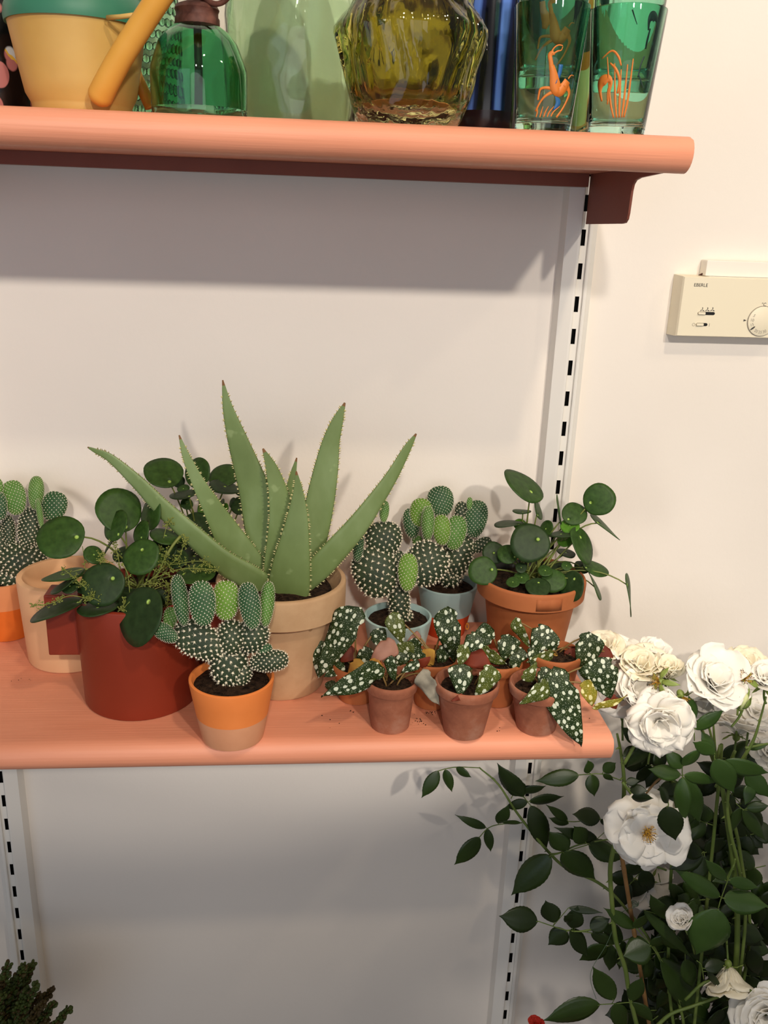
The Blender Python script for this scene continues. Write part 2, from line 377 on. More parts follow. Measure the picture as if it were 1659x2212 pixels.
# shelves
XL, XR = -1.15, .0035
YF = -.3215
def shelf(zt, label):
    root = thing('wall_shelf', (XR-.4, -.16, zt), label, 'shelf', 'salmon wall shelves')
    r = .0168; prof = [(-.003, zt), (-.15, zt), (YF+r+.006, zt)]
    for i in range(13):
        a = PI/2+PI*i/12; prof.append((YF+r+r*math.cos(a), zt-r+r*math.sin(a)))
    zu = zt-.0225
    prof += [(YF+r+.010, zt-2*r+.001), (YF+r+.014, zu), (-.15, zu), (-.003, zu)]
    b = MB()
    rows = [[(XL, y, z) for y, z in prof], [(XR-.0012, y, z) for y, z in prof]]
    cy, cz = -.16, zt-.01
    g = b.grid(rows)
    rr = [(XR, y+(.0012 if y < YF+r else 0), z+(-.0012 if z > zt-.004 else .0012)) for y, z in prof]
    k = [b.vert(p) for p in rr]
    for i in range(len(k)-1): b.face((g[1][i], g[1][i+1], k[i+1], k[i]))
    b.face(tuple(reversed(k))); b.face(tuple(g[0]))
    b.build('board', M['shelf'], root, angle=50)
    b = MB(); b.box((XL, -.022, zt-.0385), (-.0052, -.0015, zu+.0005)); b.build('rear_rail', M['dark_brown'], root, False, bevel=.001)
    for xb in (.0005, -.8205):
        b = MB()
        # plate profile in the y-z plane
        P = [(-.0105, zu), (-.0105, zt-.0835), (-.150, zt-.0815), (-.160, zt-.0805), (-.1655, zt-.0765), (-.1675, zt-.070), (-.1695, zt-.046), (-.172, zt-.0395), (-.178, zt-.0355), (-.192, zt-.0332), (-.283, zt-.0298), (-.287, zu)]
        b.prism(P, lambda u, v, d: (d, u, v), xb-.0012, xb+.0018)
        b.build('bracket', M['dark_brown'], root, False, bevel=.0006)
    return root
Z0, ZU = -.558, .1005
shelf(Z0, 'lower salmon painted shelf with rounded front edge carrying the potted plants')
shelf(ZU, 'upper salmon painted shelf with rounded front edge carrying the coloured glass')
# ------------------------------------------------------------------ thermostat
def text_mesh(txt, size, fn, mat, name, parent, d=.0002):
    cu = bpy.data.curves.new('t', 'FONT'); cu.body = txt; cu.size = size; cu.align_x = 'CENTER'; cu.align_y = 'CENTER'
    o = bpy.data.objects.new('t', cu); C.objects.link(o)
    dg = bpy.context.evaluated_depsgraph_get(); dg.update()
    me = o.evaluated_get(dg).to_mesh()
    b = MB()
    for v in me.vertices: b.vert(fn(v.co.x, v.co.y, 0))
    for p in me.polygons: b.face(list(p.vertices))
    o.evaluated_get(dg).to_mesh_clear(); bpy.data.objects.remove(o); bpy.data.curves.remove(cu)
    return b.build(name, mat, parent, False)
yT = WY-.030
TL = at(1478, 597, yT); BL = at(1463, 726, yT)
tx0, tzt, tzb = (TL.x+BL.x)/2, TL.z, BL.z
tx1 = tx0+.152
root = thing('room_thermostat', (tx0, WY, tzb), 'cream plastic room thermostat box with dial on the wall right of the upper shelf', 'thermostat')
b = MB(); a_ = .004
P0 = [(tx0-.003, WY-.0005, tzb-.001), (tx1+.003, WY-.0005, tzb-.001), (tx1+.003, WY-.0005, tzt+.001), (tx0-.003, WY-.0005, tzt+.001)]
P1 = [(tx0-.001, yT+.003, tzb), (tx1+.001, yT+.003, tzb), (tx1+.001, yT+.003, tzt), (tx0-.001, yT+.003, tzt)]
P2 = [(tx0+.0005, yT, tzb+.001), (tx1-.0005, yT, tzb+.001), (tx1-.0005, yT, tzt-.001), (tx0+.0005, yT, tzt-.001)]
i0, i1, i2 = [[b.vert(p) for p in Q] for Q in (P0, P1, P2)]
for A, B in ((i0, i1), (i1, i2)):
    for k in range(4): b.face((A[k], A[(k+1) % 4], B[(k+1) % 4], B[k]))
b.face(i2); b.face(tuple(reversed(i0)))
body = b.build('casing', M['thermo'], root, False)
def tp(px, py): return at(px, py, yT)
def onface(cx, cz, ang=0): return lambda u, v, d: (cx+u*math.cos(ang)-v*math.sin(ang), yT-.0004-d, cz+u*math.sin(ang)+v*math.cos(ang))
q = tp(1514, 616); text_mesh('EBERLE', .0062, onface(q.x, q.z), M['ink'], 'printed_lettering', root)
def slot(pa, pb, hpx, knob, nm):
    A, B = tp(*pa), tp(*pb); h = hpx*mpp(A)/2; z = (A.z+B.z)/2
    b = MB(); n = 8
    poly = [(A.x+h+h*math.cos(PI/2+PI*i/n), z+h*math.sin(PI/2+PI*i/n)) for i in range(n+1)]+[(B.x-h+h*math.cos(-PI/2+PI*i/n), z+h*math.sin(-PI/2+PI*i/n)) for i in range(n+1)]
    b.prism(poly, lambda u, v, d: (u, yT-d, v), .0004, -.001); o = b.build(nm, M['black'], root, False)
    b = MB(); xe = A.x+(B.x-A.x)*knob
    b.box((A.x+.0003, yT-.0028, z-h*.8), (xe, yT, z+h*.8)); b.build('slider', M['thermo'], o, False, bevel=.0006)
slot((1507, 677), (1544, 677), 6.5, .42, 'fan_switch'); slot((1503, 701), (1528, 701), 6.5, .62, 'power_switch')
b = MB()
for px in (1517, 1528, 1539):
    q = tp(px, 669); s_ = .0033
    for k in range(3):
        a = PI/2+k*2*PI/3
        f = onface(q.x, q.z, a)
        b.prism([(0, -.0003), (s_*.6, -.0007), (s_, -.0002), (s_, .0004), (s_*.5, .0004)], f, 0, .0002)
b.build('printed_fan_symbols', M['ink'], root, False)
q = tp(1498, 701); b = MB(); f = onface(q.x, q.z)
b.grid([[f(r*math.cos(2*PI*k/20), r*math.sin(2*PI*k/20), 0) for k in range(20)] for r in (.0017, .0021)], closed=True)
q = tp(1532, 702); b.prism([(-.0002, -.0022), (.0002, -.0022), (.0002, .0022), (-.0002, .0022)], onface(q.x, q.z), 0, .0002)
b.build('printed_on_off_marks', M['ink_light'], root, False)
dc = tp(1645, 694); R_ = abs(tp(1615, 694).x-dc.x)
b = MB(); b.grid([[(dc.x+r*math.cos(2*PI*k/48), y, dc.z+r*math.sin(2*PI*k/48)) for k in range(48)] for r, y in ((R_, yT-.0002), (R_, yT-.0016), (R_*.97, yT-.002), (.0001, yT-.002))], closed=True)
dial = b.build('dial', M['thermo'], root, angle=40)
b = MB(); b.grid([[(dc.x+r*math.cos(2*PI*k/48), yT-.0004, dc.z+r*math.sin(2*PI*k/48)) for k in range(48)] for r in (R_, R_*1.05)], closed=True)
b.build('dial_gap', M['ink_light'], root, False)
for tx, ang in (('5', 150), ('10', 175), ('15', 200), ('20', 243), ('25', 268), ('30', 292)):
    a = math.radians(ang); f0 = onface(dc.x+R_*.74*math.cos(a), dc.z+R_*.74*math.sin(a), a+PI/2 if ang > 220 else a-PI)
    text_mesh(tx, .0055, lambda u, v, d, f0=f0: V(f0(u, v, d))+V((0, -.0018, 0)), M['ink_light'], 'dial_number', dial)
b = MB(); f0 = onface(dc.x+R_*.78*math.cos(math.radians(218)), dc.z+R_*.78*math.sin(math.radians(218)), math.radians(218))
b.prism([(.004*math.cos(2*PI*k/14), .0011*math.sin(2*PI*k/14)) for k in range(14)], lambda u, v, d: V(f0(u, v, d))+V((0, -.0018, 0)), 0, .0003); b.build('dial_pointer', M['ink'], dial, False)
q = tp(1609, 692); b = MB(); b.prism([(-.002, -.0015), (.0022, 0), (-.002, .0015)], onface(q.x, q.z), 0, .0002); b.build('printed_triangle', M['ink'], root, False)
q = tp(1650, 658); text_mesh('°C', .0062, onface(q.x, q.z), M['ink'], 'printed_unit', root)
# trunking above
A = at(1528, 562, WY-.02); B = at(1524, 598, WY-.02)
root = thing('cable_trunking', (A.x, WY, B.z), 'white plastic cable trunking on the wall just above the thermostat', 'cable trunking')
b = MB(); b.box((A.x, WY-.0205, B.z+.001), (.54, WY-.0005, A.z)); b.build('cover', M['trunk'], root, False, bevel=.0012)
b = MB(); b.box((A.x+.004, WY-.0235, B.z-.0035), (.54, WY-.0005, B.z+.0008)); b.build('lower_lip', M['trunk'], root, False, bevel=.0006)
b = MB(); b.tube(bez((A.x-.004, WY-.006, B.z-.001), (A.x-.001, WY-.012, B.z+.004), (A.x+.004, WY-.010, B.z+.004), 5), .0014); b.build('wire_end', flat_mat('brown_wire', (72, 40, 28)), root)
# ------------------------------------------------------------------ pots
def potfit(cxb, yb, wb, cxt, yt, wt, z0=None):
    z0 = Z0 if z0 is None else z0
    P = atz(cxb, yb, z0); rb = .5*wb*mpp(P)
    for _ in range(4):
        c = V((P.x, P.y+rb, z0)); rb = .5*wb*mpp(c)
    rt = .5*wt*mpp(c+V((0, 0, .05)))
    for _ in range(4):
        T = at(cxt, yt, c.y-rt); rt = .5*wt*mpp(V((T.x, c.y, T.z)))
    return c, rb, rt, T.z-z0
def soil(c, r, root, mound=.004, seed=1):
    b = MB(); rnd = random.Random(seed); rows = []
    for i in range(9):
        rr = r*i/8
        rows.append([(c.x+rr*math.cos(2*PI*k/26), c.y+rr*math.sin(2*PI*k/26), c.z+mound*(1-(i/8)**2)+noise.noise(V((rr*math.cos(2*PI*k/26)*120, rr*math.sin(2*PI*k/26)*120, seed)))*.0022) for k in range(26)])
    rows.reverse(); b.grid(rows, closed=True)
    for _ in range(90):
        a = rnd.random()*2*PI; rr = r*math.sqrt(rnd.random())*.93
        b.blob((c.x+rr*math.cos(a), c.y+rr*math.sin(a), c.z+mound*(1-(rr/r)**2)+.0006), rnd.uniform(.0006, .0017))
    for _ in range(14):
        a = rnd.random()*2*PI; rr = r*rnd.random()*.8; p = V((c.x+rr*math.cos(a), c.y+rr*math.sin(a), c.z+mound*.8+.001)); d = V((rnd.uniform(-1, 1), rnd.uniform(-1, 1), rnd.uniform(0, .35)))*.007
        b.tube([p-d, p+V((0, 0, .001)), p+d], .0004, 4)
    return b.build('soil', M['soil'], root)
def pot(kind, fit, root, mats, band=None, wall=.0045, collar=None, collar_step=.004, soil_drop=.010, seed=1, name='pot'):
    """plain tapered or collared flower pot; mats[0] upper, mats[1] lower paint, mats[2] inside"""
    c, rb, rt, h = fit
    prof = []; mis = []
    def R(z): return rb+(rt-rb)*z/h
    out = [(0, .001), (rb*.9, 0), (rb*.985, .0008), (rb, .003)]
    if collar:
        k = collar; rc = rt-collar_step
        def R(z): return rb+(rc-rb)*z/h
        if band: out.append((R(h*band), h*band))
        out += [(R(h-k-.003), h-k-.003), (R(h-k)+.0002, h-k-.0006), (rt-collar_step*.45, h-k+.0004), (rt-.0006, h-k+.0025), (rt-.0002, h-k*.5), (rt, h-.0035), (rt-.0007, h-.001), (rt-.002, h)]
    else:
        if band: out.append((R(h*band), h*band)); out.append((R(h*band)+.00003, h*band+.0004))
        out += [(R(h*.7), h*.7), (R(h-.003), h-.003), (rt-.0006, h-.0008), (rt-.0018, h)]
    nout = len(out)
    inn = [(rt-wall+.001, h), (rt-wall, h-.0015), (R(h*.7)-wall-(.001 if collar else 0), h*.7), (rb-wall, .008), (0, .0075)]
    allp = out+inn; mi = []
    for i in range(len(allp)-1):
        zmid = (allp[i][1]+allp[i+1][1])/2
        if i >= nout: mi.append(2)
        elif band and zmid < h*band: mi.append(1)
        else: mi.append(0)
    b = MB(); b.lathe(allp, c, 56, mi)
    o = b.build(name, [mats[0], mats[1] if len(mats) > 1 else mats[0], mats[2] if len(mats) > 2 else mats[0]], root, angle=38)
    zs = h-soil_drop
    if soil_drop < h*.6 and soil_drop > 0:
        soil(V((c.x, c.y, c.z+zs)), R(zs)-wall-.0003, root, .004, seed)
    return o
# ------------------------------------------------------------------ cactus
O_ = 'pad_old'
def pad(root, px, py, L, w, ang, y, thick=.45, kind='pad_mid', N=150, tuft=1., tilt=0, spine='spine', name='pad', tw=0):
    c = at(px, py, y); k = mpp(c); L *= k; w *= k
    a = math.radians(ang)
    ax = (RT*math.sin(a)+UP*math.cos(a)+FWD*tilt).normalized()
    nrm = (VIEW-ax*VIEW.dot(ax)).normalized(); sd = ax.cross(nrm).normalized()
    if tw:
        r = Matrix.Rotation(math.radians(tw), 3, ax); nrm = r @ nrm; sd = r @ sd
    th = w*thick
    def P(t, f):
        s = max(0, math.sin(t))**.82; al = -math.cos(t)
        return c+ax*(al*L/2)+sd*(w/2*s*(1+.10*al)*math.cos(f))+nrm*(th/2*s*math.sin(f))
    def Nn(t, f):
        p = P(t, f)-c
        return (ax*(p.dot(ax)/(L/2)**2)+sd*(p.dot(sd)/(w/2)**2)+nrm*(p.dot(nrm)/(th/2)**2)).normalized()
    b = MB(); nv = 20
    b.grid([[P(PI*i/14, 2*PI*j/nv) for j in range(nv)] for i in range(15)], 0, True)
    rnd = random.Random(int(px*7+py)); ga = PI*(3-math.sqrt(5))
    r0 = math.sqrt(L*w/N)*(.40 if kind == O_ else .32)*tuft
    for i in range(N):
        zz = 1-2*(i+.5)/N; t = math.acos(-zz); f = ga*i
        # even out by squashing phi towards the broad faces
        p = P(t, f); n = Nn(t, f)
        if n.dot(CAM-p) < -.35*(CAM-p).length: continue
        b.blob(p+n*r0*.35, r0*rnd.uniform(.85, 1.15), 1)
        u = n.orthogonal().normalized(); v = n.cross(u)
        for q in range(6):
            an = rnd.random()*2*PI; d = (n*rnd.uniform(.6, 1.4)+(u*math.cos(an)+v*math.sin(an))*1.0).normalized()
            e = p+d*r0*rnd.uniform(1.5, 3.3); sdv = d.cross(n).normalized()*r0*.16
            b.face((b.vert(p+sdv), b.vert(p-sdv), b.vert(e)), 1)
    return b.build(name, [M[kind], M[spine]], root)
Y, MID, O, LM = 'pad_young', 'pad_mid', 'pad_old', 'pad_lime'
def cactus(fit, label, mats, pads, band, seed, group='bunny ear cacti in small pots', mark=None, drop=.008):
    c, rb, rt, h = fit
    root = thing('potted_cactus', c, label, 'cactus', group)
    pot('p', fit, root, mats, band, seed=seed, soil_drop=drop)
    for p in pads:
        px, py, L, w, ang, dy, th, kind, N = p[:9]; N = int(N*(1.25 if p[7] == O_ else 1.3)); kw = p[9] if len(p) > 9 else {}
        pad(root, px, py, L, w, ang, c.y+dy, th, kind, N, spine='spine_tan' if kind == O else 'spine', **kw)
    return root
fd = potfit(498, 1625, 133, 495.5, 1508, 185)
cactus(fd, 'bunny ear cactus in orange and pinkish two-tone pot at the front edge of the shelf', [M['orange'], M['pinkish'], M['orange']], [
    (390, 1297, 112, 33, -9, -.004, 1.3, MID, 240), (437, 1304, 98, 57, -4, -.010, .42, MID, 230), (488, 1297, 86, 58, 0, .004, .42, LM, 200),
    (540, 1309, 102, 46, -9, -.008, .6, MID, 240), (577, 1305, 98, 31, 5, .004, 1.3, Y, 220), (357, 1367, 60, 36, -58, -.004, .6, MID, 150),
    (368, 1336, 50, 32, 10, .016, .6, Y, 110), (430, 1383, 118, 76, -62, 0, .5, O, 130, dict(tuft=1.1)), (500, 1378, 76, 62, 0, .002, .9, O, 110, dict(tuft=1.15)),
    (545, 1374, 74, 68, 20, .004, .7, O, 110, dict(tuft=1.1)), (494, 1432, 104, 82, -4, .002, .75, O, 120, dict(tuft=1.15)), (581, 1428, 84, 46, 84, -.006, .8, O, 130, dict(tuft=1.1)),
    (572, 1406, 36, 30, 20, 0, .8, MID, 60), (522, 1458, 52, 40, 20, -.004, .9, O, 70, dict(tuft=1.2))], .42, 11)
ff = potfit(862, 1437, 116, 863, 1361, 148)
cactus(ff, 'bunny ear cactus with broad dark pads in pale blue pot behind the spotted begonias', [M['blue_pot'], M['blue_pot'], M['blue_pot']], [
    (830, 1105, 47, 21, 5, .006, .7, Y, 130), (828, 1164, 76, 80, -4, .010, .5, O, 120), (811, 1235, 114, 98, -18, -.004, .45, O, 150),
    (919, 1219, 98, 92, 36, .004, .45, O, 140), (881, 1236, 82, 43, 2, -.022, .5, LM, 170), (774, 1183, 62, 23, 6, -.008, 1.2, MID, 150),
    (862, 1300, 96, 46, -6, 0, .9, O, 110, dict(tuft=1.2)), (860, 1206, 34, 26, 20, .004, .9, O, 40), (868, 1338, 50, 46, 0, 0, .9, O, 60, dict(tuft=1.3))], 0, 12)
fg = potfit(967, 1382, 86, 968, 1285, 131)
rg = cactus(fg, 'bunny ear cactus with clustered pads in pale blue and orange-red pot against the wall', [M['blue_grey'], M['vermilion'], M['blue_grey']], [
    (952, 1083, 67, 57, -8, .010, .45, MID, 230), (909, 1107, 62, 48, 6, .004, .45, LM, 170), (889, 1130, 66, 36, -6, .006, .6, MID, 150),
    (924, 1131, 76, 28, 2, -.020, 1.2, Y, 190), (954, 1145, 66, 39, -2, -.014, .5, LM, 150), (984, 1151, 76, 46, 10, -.008, .5, Y, 190),
    (1028, 1121, 82, 49, 10, .004, .45, MID, 230), (1014, 1088, 28, 13, 6, .006, .8, Y, 50), (996, 1108, 50, 28, 4, .012, .8, O, 70),
    (988, 1200, 104, 66, 14, .002, .8, O, 150, dict(tuft=1.1)), (1038, 1178, 52, 28, 62, 0, .9, O, 70), (901, 1168, 24, 22, 0, .004, .9, Y, 30),
    (972, 1238, 60, 56, 4, 0, .9, O, 70, dict(tuft=1.2))], .44, 13)
q = at(1009, 1353, fg[0].y-.018); b = MB()
b.grid([[q+RT*(r*.55*math.cos(2*PI*k/18))+UP*(r*math.sin(2*PI*k/18)) for k in range(18)] for r in (.0032, .0052)], closed=True)
dirp = V((q.x-fg[0].x, q.y-fg[0].y, 0)); q = None
b.build('painted_ring', M['yellow_mark'], rg, solid=(.0004, 0))
fc = potfit(4, 1388, 98, 4, 1270, 122)
cactus(fc, 'tall bunny ear cactus in orange pot at the left edge behind the cream pot', [M['orange_tan'], M['orange_deep'], M['orange_tan']], [
    (30.5, 1075, 76, 52, -12, .006, .45, Y, 230), (78, 1065, 74, 33, 2, .004, .9, Y, 260), (117, 1094, 66, 55, 14, 0, .5, MID, 180),
    (86, 1110, 66, 13, -9, -.018, 1.0, Y, 200), (64, 1140, 90, 50, 8, .004, .7, O, 170, dict(tuft=1.1)), (19, 1148, 72, 28, -6, .004, .9, O, 120),
    (-2, 1093, 62, 34, -8, -.006, .6, MID, 130), (44, 1212, 84, 110, 4, 0, .7, O, 210, dict(tuft=1.15)), (-8, 1052, 40, 30, -10, .006, .6, Y, 80),
    (-4, 1170, 90, 40, -10, .002, .8, O, 120), (30, 1244, 60, 90, 0, 0, .8, O, 110, dict(tuft=1.2))], .56, 14)
# ------------------------------------------------------------------ cream pot (empty)
fcr = potfit(136, 1456, 184, 136, 1279, 208)
root = thing('flower_pot', fcr[0], 'empty cream plain cylinder pot left of the brick red pot', 'pot')
pot('p', fcr, root, [M['cream']], wall=.0085, soil_drop=0)
# ------------------------------------------------------------------ leaves
def disc_leaf(b, c, maj, mnr, ang, spot=None, y=0, lift=1, cup=.05, seed=0, wav=.02):
    """round leaf whose outline from the front is an ellipse; returns stalk joint"""
    k = mpp(c); R = 1.06*maj*k/2; a = math.radians(ang)
    ux = RT*math.cos(a)+UP*math.sin(a); uy0 = -RT*math.sin(a)+UP*math.cos(a)
    s = min(1, mnr/maj); tl = math.acos(s)*lift
    uy = uy0*math.cos(tl)+FWD*math.sin(tl); n = ux.cross(uy)
    if n.dot(VIEW) < 0: n = -n
    sx = sy = 0
    if spot is not None:
        dx, dy = (spot[0]-pxl(c)[0]), -(spot[1]-pxl(c)[1])
        sx = (dx*math.cos(a)+dy*math.sin(a))/(maj/2); sy = (-dx*math.sin(a)+dy*math.cos(a))/(mnr/2)
        d = math.hypot(sx, sy)
        if d > .85: sx, sy = sx*.85/d, sy*.85/d
    rnd = random.Random(seed); ph = rnd.random()*6
    nr, na = 6, 30; rows, uvs = [], []
    for i in range(nr+1):
        q = i/nr; row = []; uv = []
        for j in range(na):
            f = 2*PI*j/na
            e = 1+wav*math.sin(3*f+ph)+wav*.6*math.sin(5*f+ph*2)
            x = sx*(1-q)+math.cos(f)*e*q; yy = sy*(1-q)+math.sin(f)*e*q
            d = math.hypot(x-sx, yy-sy)
            h = -cup*R*(x*x+yy*yy)+.05*R*math.sin(2*f+ph)*q*q-.05*R*math.exp(-(d/.15)**2)
            row.append(c+ux*(x*R)+uy*(yy*R)+n*h); uv.append((x-sx, yy-sy))
        rows.append(row); uvs.append(uv)
    b.grid(rows[::-1], 0, True, uvs[::-1])
    if True:
        # make faces point along n
        i0 = b.f[-1]; p = [V(b.v[i]) for i in i0[:3]]
        if (p[1]-p[0]).cross(p[2]-p[0]).dot(n) < 0:
            nf = nr*na
            for t in range(len(b.f)-nf, len(b.f)): b.f[t] = tuple(reversed(b.f[t]))
    return c+ux*(sx*R)+uy*(sy*R)-n*.0012, n
def pilea(root, leaves, base, yc, mats=('pilea', 'pilea_dark', 'pilea_light'), seed=0):
    rnd = random.Random(seed)
    for i, lf in enumerate(leaves):
        px, py, mj, mn, ang, spot, dy, mt = lf
        c = at(px, py, yc+dy); b = MB()
        j, n = disc_leaf(b, c, mj, mn, ang, spot, seed=i+seed*31)
        o = b.build('leaf', [M[mats[mt]], M['pilea_back']], root, solid=(.0009, 1))
        bs = V(base)+V((rnd.uniform(-.014, .014), rnd.uniform(-.012, .012), 0)); b = MB()
        mid = (bs+j)/2+V((0, 0, .35*(j-bs).length*.35))
        if lf[5] is not None and abs(j.z-bs.z) < .02: mid = (bs+j)/2+V((0, 0, .012))
        if math.hypot(j.x-bs.x, j.y-bs.y) > .07: mid = bs*.4+j*.6+V((0, 0, .034))
        mid = mid+FWD*.012; j = j-n*.0015
        b.tube(bez(bs, mid, j, 9), [.0014-.0005*t/9 for t in range(10)], 6)
        b.build('leaf_stalk', M['petiole'], o)
fh = potfit(1150, 1456, 150, 1157, 1288, 233)
root = thing('potted_pilea', fh[0], 'round leaved pilea in orange terracotta pot below the right wall upright', 'potted plant', 'round leaved pileas')
pot('p', fh, root, [M['terra']], collar=.0265, collar_step=.0075, soil_drop=.014, seed=21)
c, rb, rt, h = fh
b = MB(); b.lathe([(rt-.0125, h-.016), (rt-.010, h-.003), (rt-.0088, h-.0035), (rt-.0095, h-.016)], c, 48); b.build('nursery_pot_rim', M['nursery'], root)
b = MB(); pts = []
a0 = math.atan2(CAM.y-c.y, CAM.x-c.x)
rows = [[(c.x+(rt+.0002)*math.cos(a0+a), c.y+(rt+.0002)*math.sin(a0+a), c.z+z) for a in [.13+.06*i for i in range(9)]] for z in (h-.0215, h-.013, h-.0055)]
b.grid(rows); b.build('damp_label_patch', M['terra_dark'], root, solid=(.0004, 0))
pilea(root, [
    (1132, 1047, 96, 52, -36, (1147, 1060), .012, 0), (1294, 1079, 67, 62, 80, (1278, 1085), .0, 0), (1309, 1136, 80, 20, -41, (1289, 1127), .012, 0),
    (1241, 1109, 52, 46, 10, (1228, 1120), .008, 0), (1231, 1135, 40, 28, 10, None, .002, 2), (1145, 1172, 82, 80, 0, (1162, 1165), -.030, 1),
    (1260, 1178, 82, 49, -66, (1257, 1161), -.016, 0), (1043, 1233, 60, 58, 0, (1062, 1230), -.020, 0), (1097, 1196, 44, 38, 10, (1110, 1202), -.010, 0),
    (1067, 1194, 48, 46, 0, None, .006, 1), (1127, 1103, 38, 9, 0, (1128, 1105), .020, 0), (1100, 1129, 62, 11, 6, (1128, 1132), .01, 1),
    (1164, 1099, 46, 18, -75, (1160, 1115), .018, 0), (1209, 1100, 62, 11, -82, (1213, 1128), -.004, 0), (1179, 1142, 36, 22, 70, None, .004, 0),
    (1212, 1153, 50, 11, 5, None, -.01, 1), (1221, 1166, 34, 24, 20, None, .004, 2), (1233, 1266, 64, 41, 78, (1239, 1251), -.048, 1),
    (1162, 1267, 52, 36, 0, (1165, 1259), -.045, 1), (1196, 1254, 52, 46, 15, (1192, 1238), -.036, 0), (1287, 1226, 56, 28, -20, (1266, 1224), .004, 0),
    (1288, 1266, 62, 17, -66, None, -.012, 0), (1362, 1285, 90, 27, -84, (1352, 1262), -.010, 0), (1108, 1257, 28, 20, 10, None, -.036, 0),
    (1126, 1226, 24, 22, 0, None, -.024, 1), (1127, 1247, 32, 23, 0, None, -.028, 0), (1223, 1193, 40, 16, -12, None, .006, 1), (1124, 1132, 28, 22, 0, None, .016, 2),
    (1258, 1224, 34, 24, -10, None, .016, 1), (1224, 1222, 22, 18, 0, None, -.02, 0), (1178, 1232, 30, 22, 0, None, -.03, 0), (1206, 1228, 40, 30, -30, None, .014, 1)],
    c+V((0, 0, h-.010)), c.y, seed=1)
fa = potfit(287, 1560, 238, 281, 1327, 262)
root = thing('potted_pilea', fa[0], 'round leaved pilea with tiny green flowers in brick red pot with block handles', 'potted plant', 'round leaved pileas')
pot('p', fa, root, [M['red_glaze']], wall=.006, soil_drop=.012, seed=22)
c, rb, rt, h = fa
for sg in (-1, 1):
    A = at(106 if sg < 0 else 0, 1322, c.y); Bq = at(106, 1402, c.y)
    b = MB(); x0 = abs(A.x-c.x) if sg < 0 else hx; hx = x0
    b.box((c.x+sg*rt*.90 if sg > 0 else c.x-x0, c.y-.017, Bq.z), (c.x+x0 if sg > 0 else c.x-rt*.90, c.y+.017, c.z+h-.0015))
    b.build('handle', M['red_glaze'], root, False, bevel=.002)
pilea(root, [
    (130, 1159, 96, 86, -10, (162, 1159), -.020, 0), (258, 1101, 94, 78, -62, (272, 1135), .01, 0), (249, 1134, 68, 52, 60, (258, 1152), -.008, 0),
    (324, 1107, 74, 52, 78, (318, 1130), .014, 0), (304, 1202, 78, 72, 20, (305, 1188), -.034, 0), (221, 1262, 90, 88, 0, (241, 1250), -.052, 1),
    (302, 1330, 124, 100, 66, (318, 1301), -.0860, 1), (121, 1313, 108, 30, 17, (166, 1298), -.058, 1), (136, 1240, 86, 20, 8, None, -.030, 0),
    (145, 1254, 82, 22, 34, None, -.034, 1), (151, 1266, 36, 26, 0, None, -.040, 1), (211, 1311, 82, 22, 2, None, -.056, 1),
    (422, 1237, 84, 38, 4, (398, 1238), -.020, 0), (304, 1149, 50, 38, 70, (306, 1160), -.01, 0), (203, 1198, 42, 28, -50, None, -.01, 0),
    (338, 1204, 32, 22, -20, None, -.03, 0), (233, 1180, 34, 12, 58, None, .004, 1), (358, 1156, 66, 26, -18, None, .008, 0), (352, 1185, 58, 52, 0, None, .012, 1),
    (345, 1290, 34, 60, 0, None, -.04, 1), (262, 1196, 40, 30, 20, None, .01, 1), (270, 1290, 60, 40, 0, None, -.03, 1), (380, 1206, 50, 40, 0, None, .01, 1), (190, 1262, 50, 30, 20, None, -.03, 1)],
    c+V((0, 0, h-.008)), c.y, seed=2)
rnd = random.Random(5)
def sprig(path, dy, dens=4):
    b = MB(); pts = [at(x, y, c.y+dy+.004*i) for i, (x, y) in enumerate(path)]
    sp = [V(p) for p in spline(pts, 6)]
    b.tube(sp, .00045, 5)
    for p in sp[3:]:
        for _ in range(dens if rnd.random() < .55 else 0):
            q = p+V((rnd.gauss(0, .0026), rnd.gauss(0, .0026), rnd.gauss(0, .0026)))
            b.tube([p, q], .00025, 4)
            for _ in range(3): b.blob(q+V((rnd.gauss(0, .0009), rnd.gauss(0, .0009), rnd.gauss(0, .0009))), rnd.uniform(.0006, .0012))
    b.build('flower_sprig', M['sprig'], root)
for path, dy in (([(200, 1295), (150, 1287), (112, 1303), (70, 1309)], -.068), ([(205, 1285), (175, 1262), (155, 1243), (136, 1229)], -.055), ([(200, 1270), (185, 1240), (182, 1205), (178, 1180)], -.02),
                 ([(250, 1250), (225, 1215), (215, 1198)], -.04), ([(260, 1240), (255, 1200), (245, 1172), (252, 1160)], -.02), ([(280, 1280), (276, 1240), (262, 1216)], -.056), ([(280, 1300), (262, 1318), (272, 1298)], -.07),
                 ([(300, 1270), (340, 1240), (352, 1215), (360, 1190)], -.045), ([(310, 1262), (350, 1262), (372, 1290), (360, 1310)], -.052), ([(330, 1250), (385, 1230), (430, 1228), (470, 1232)], -.045),
                 ([(340, 1240), (385, 1205), (395, 1180), (400, 1160)], -.02), ([(300, 1290), (340, 1270), (380, 1258)], -.06), ([(180, 1300), (192, 1290), (215, 1298)], -.068),
                 ([(340, 1210), (352, 1168), (362, 1130), (372, 1120)], -.004), ([(350, 1250), (364, 1275), (358, 1330)], -.062), ([(370, 1220), (430, 1212), (455, 1222)], -.03)):
    sprig(path, dy)
b = MB(); b.tube(spline([at(330, 1262, c.y-.03), at(352, 1215, c.y-.03), at(372, 1180, c.y-.02), at(390, 1158, c.y-.012)], 5), .0018); b.build('flower_sprig', M['petiole'], root)
fb = potfit(441, 1434, 170, 440, 1262, 212)
root = thing('potted_pilea', fb[0], 'round leaved pilea in terracotta pot half hidden behind the aloe leaves', 'potted plant', 'round leaved pileas')
pot('p', fb, root, [M['terra']], collar=.024, collar_step=.005, soil_drop=.014, seed=23)
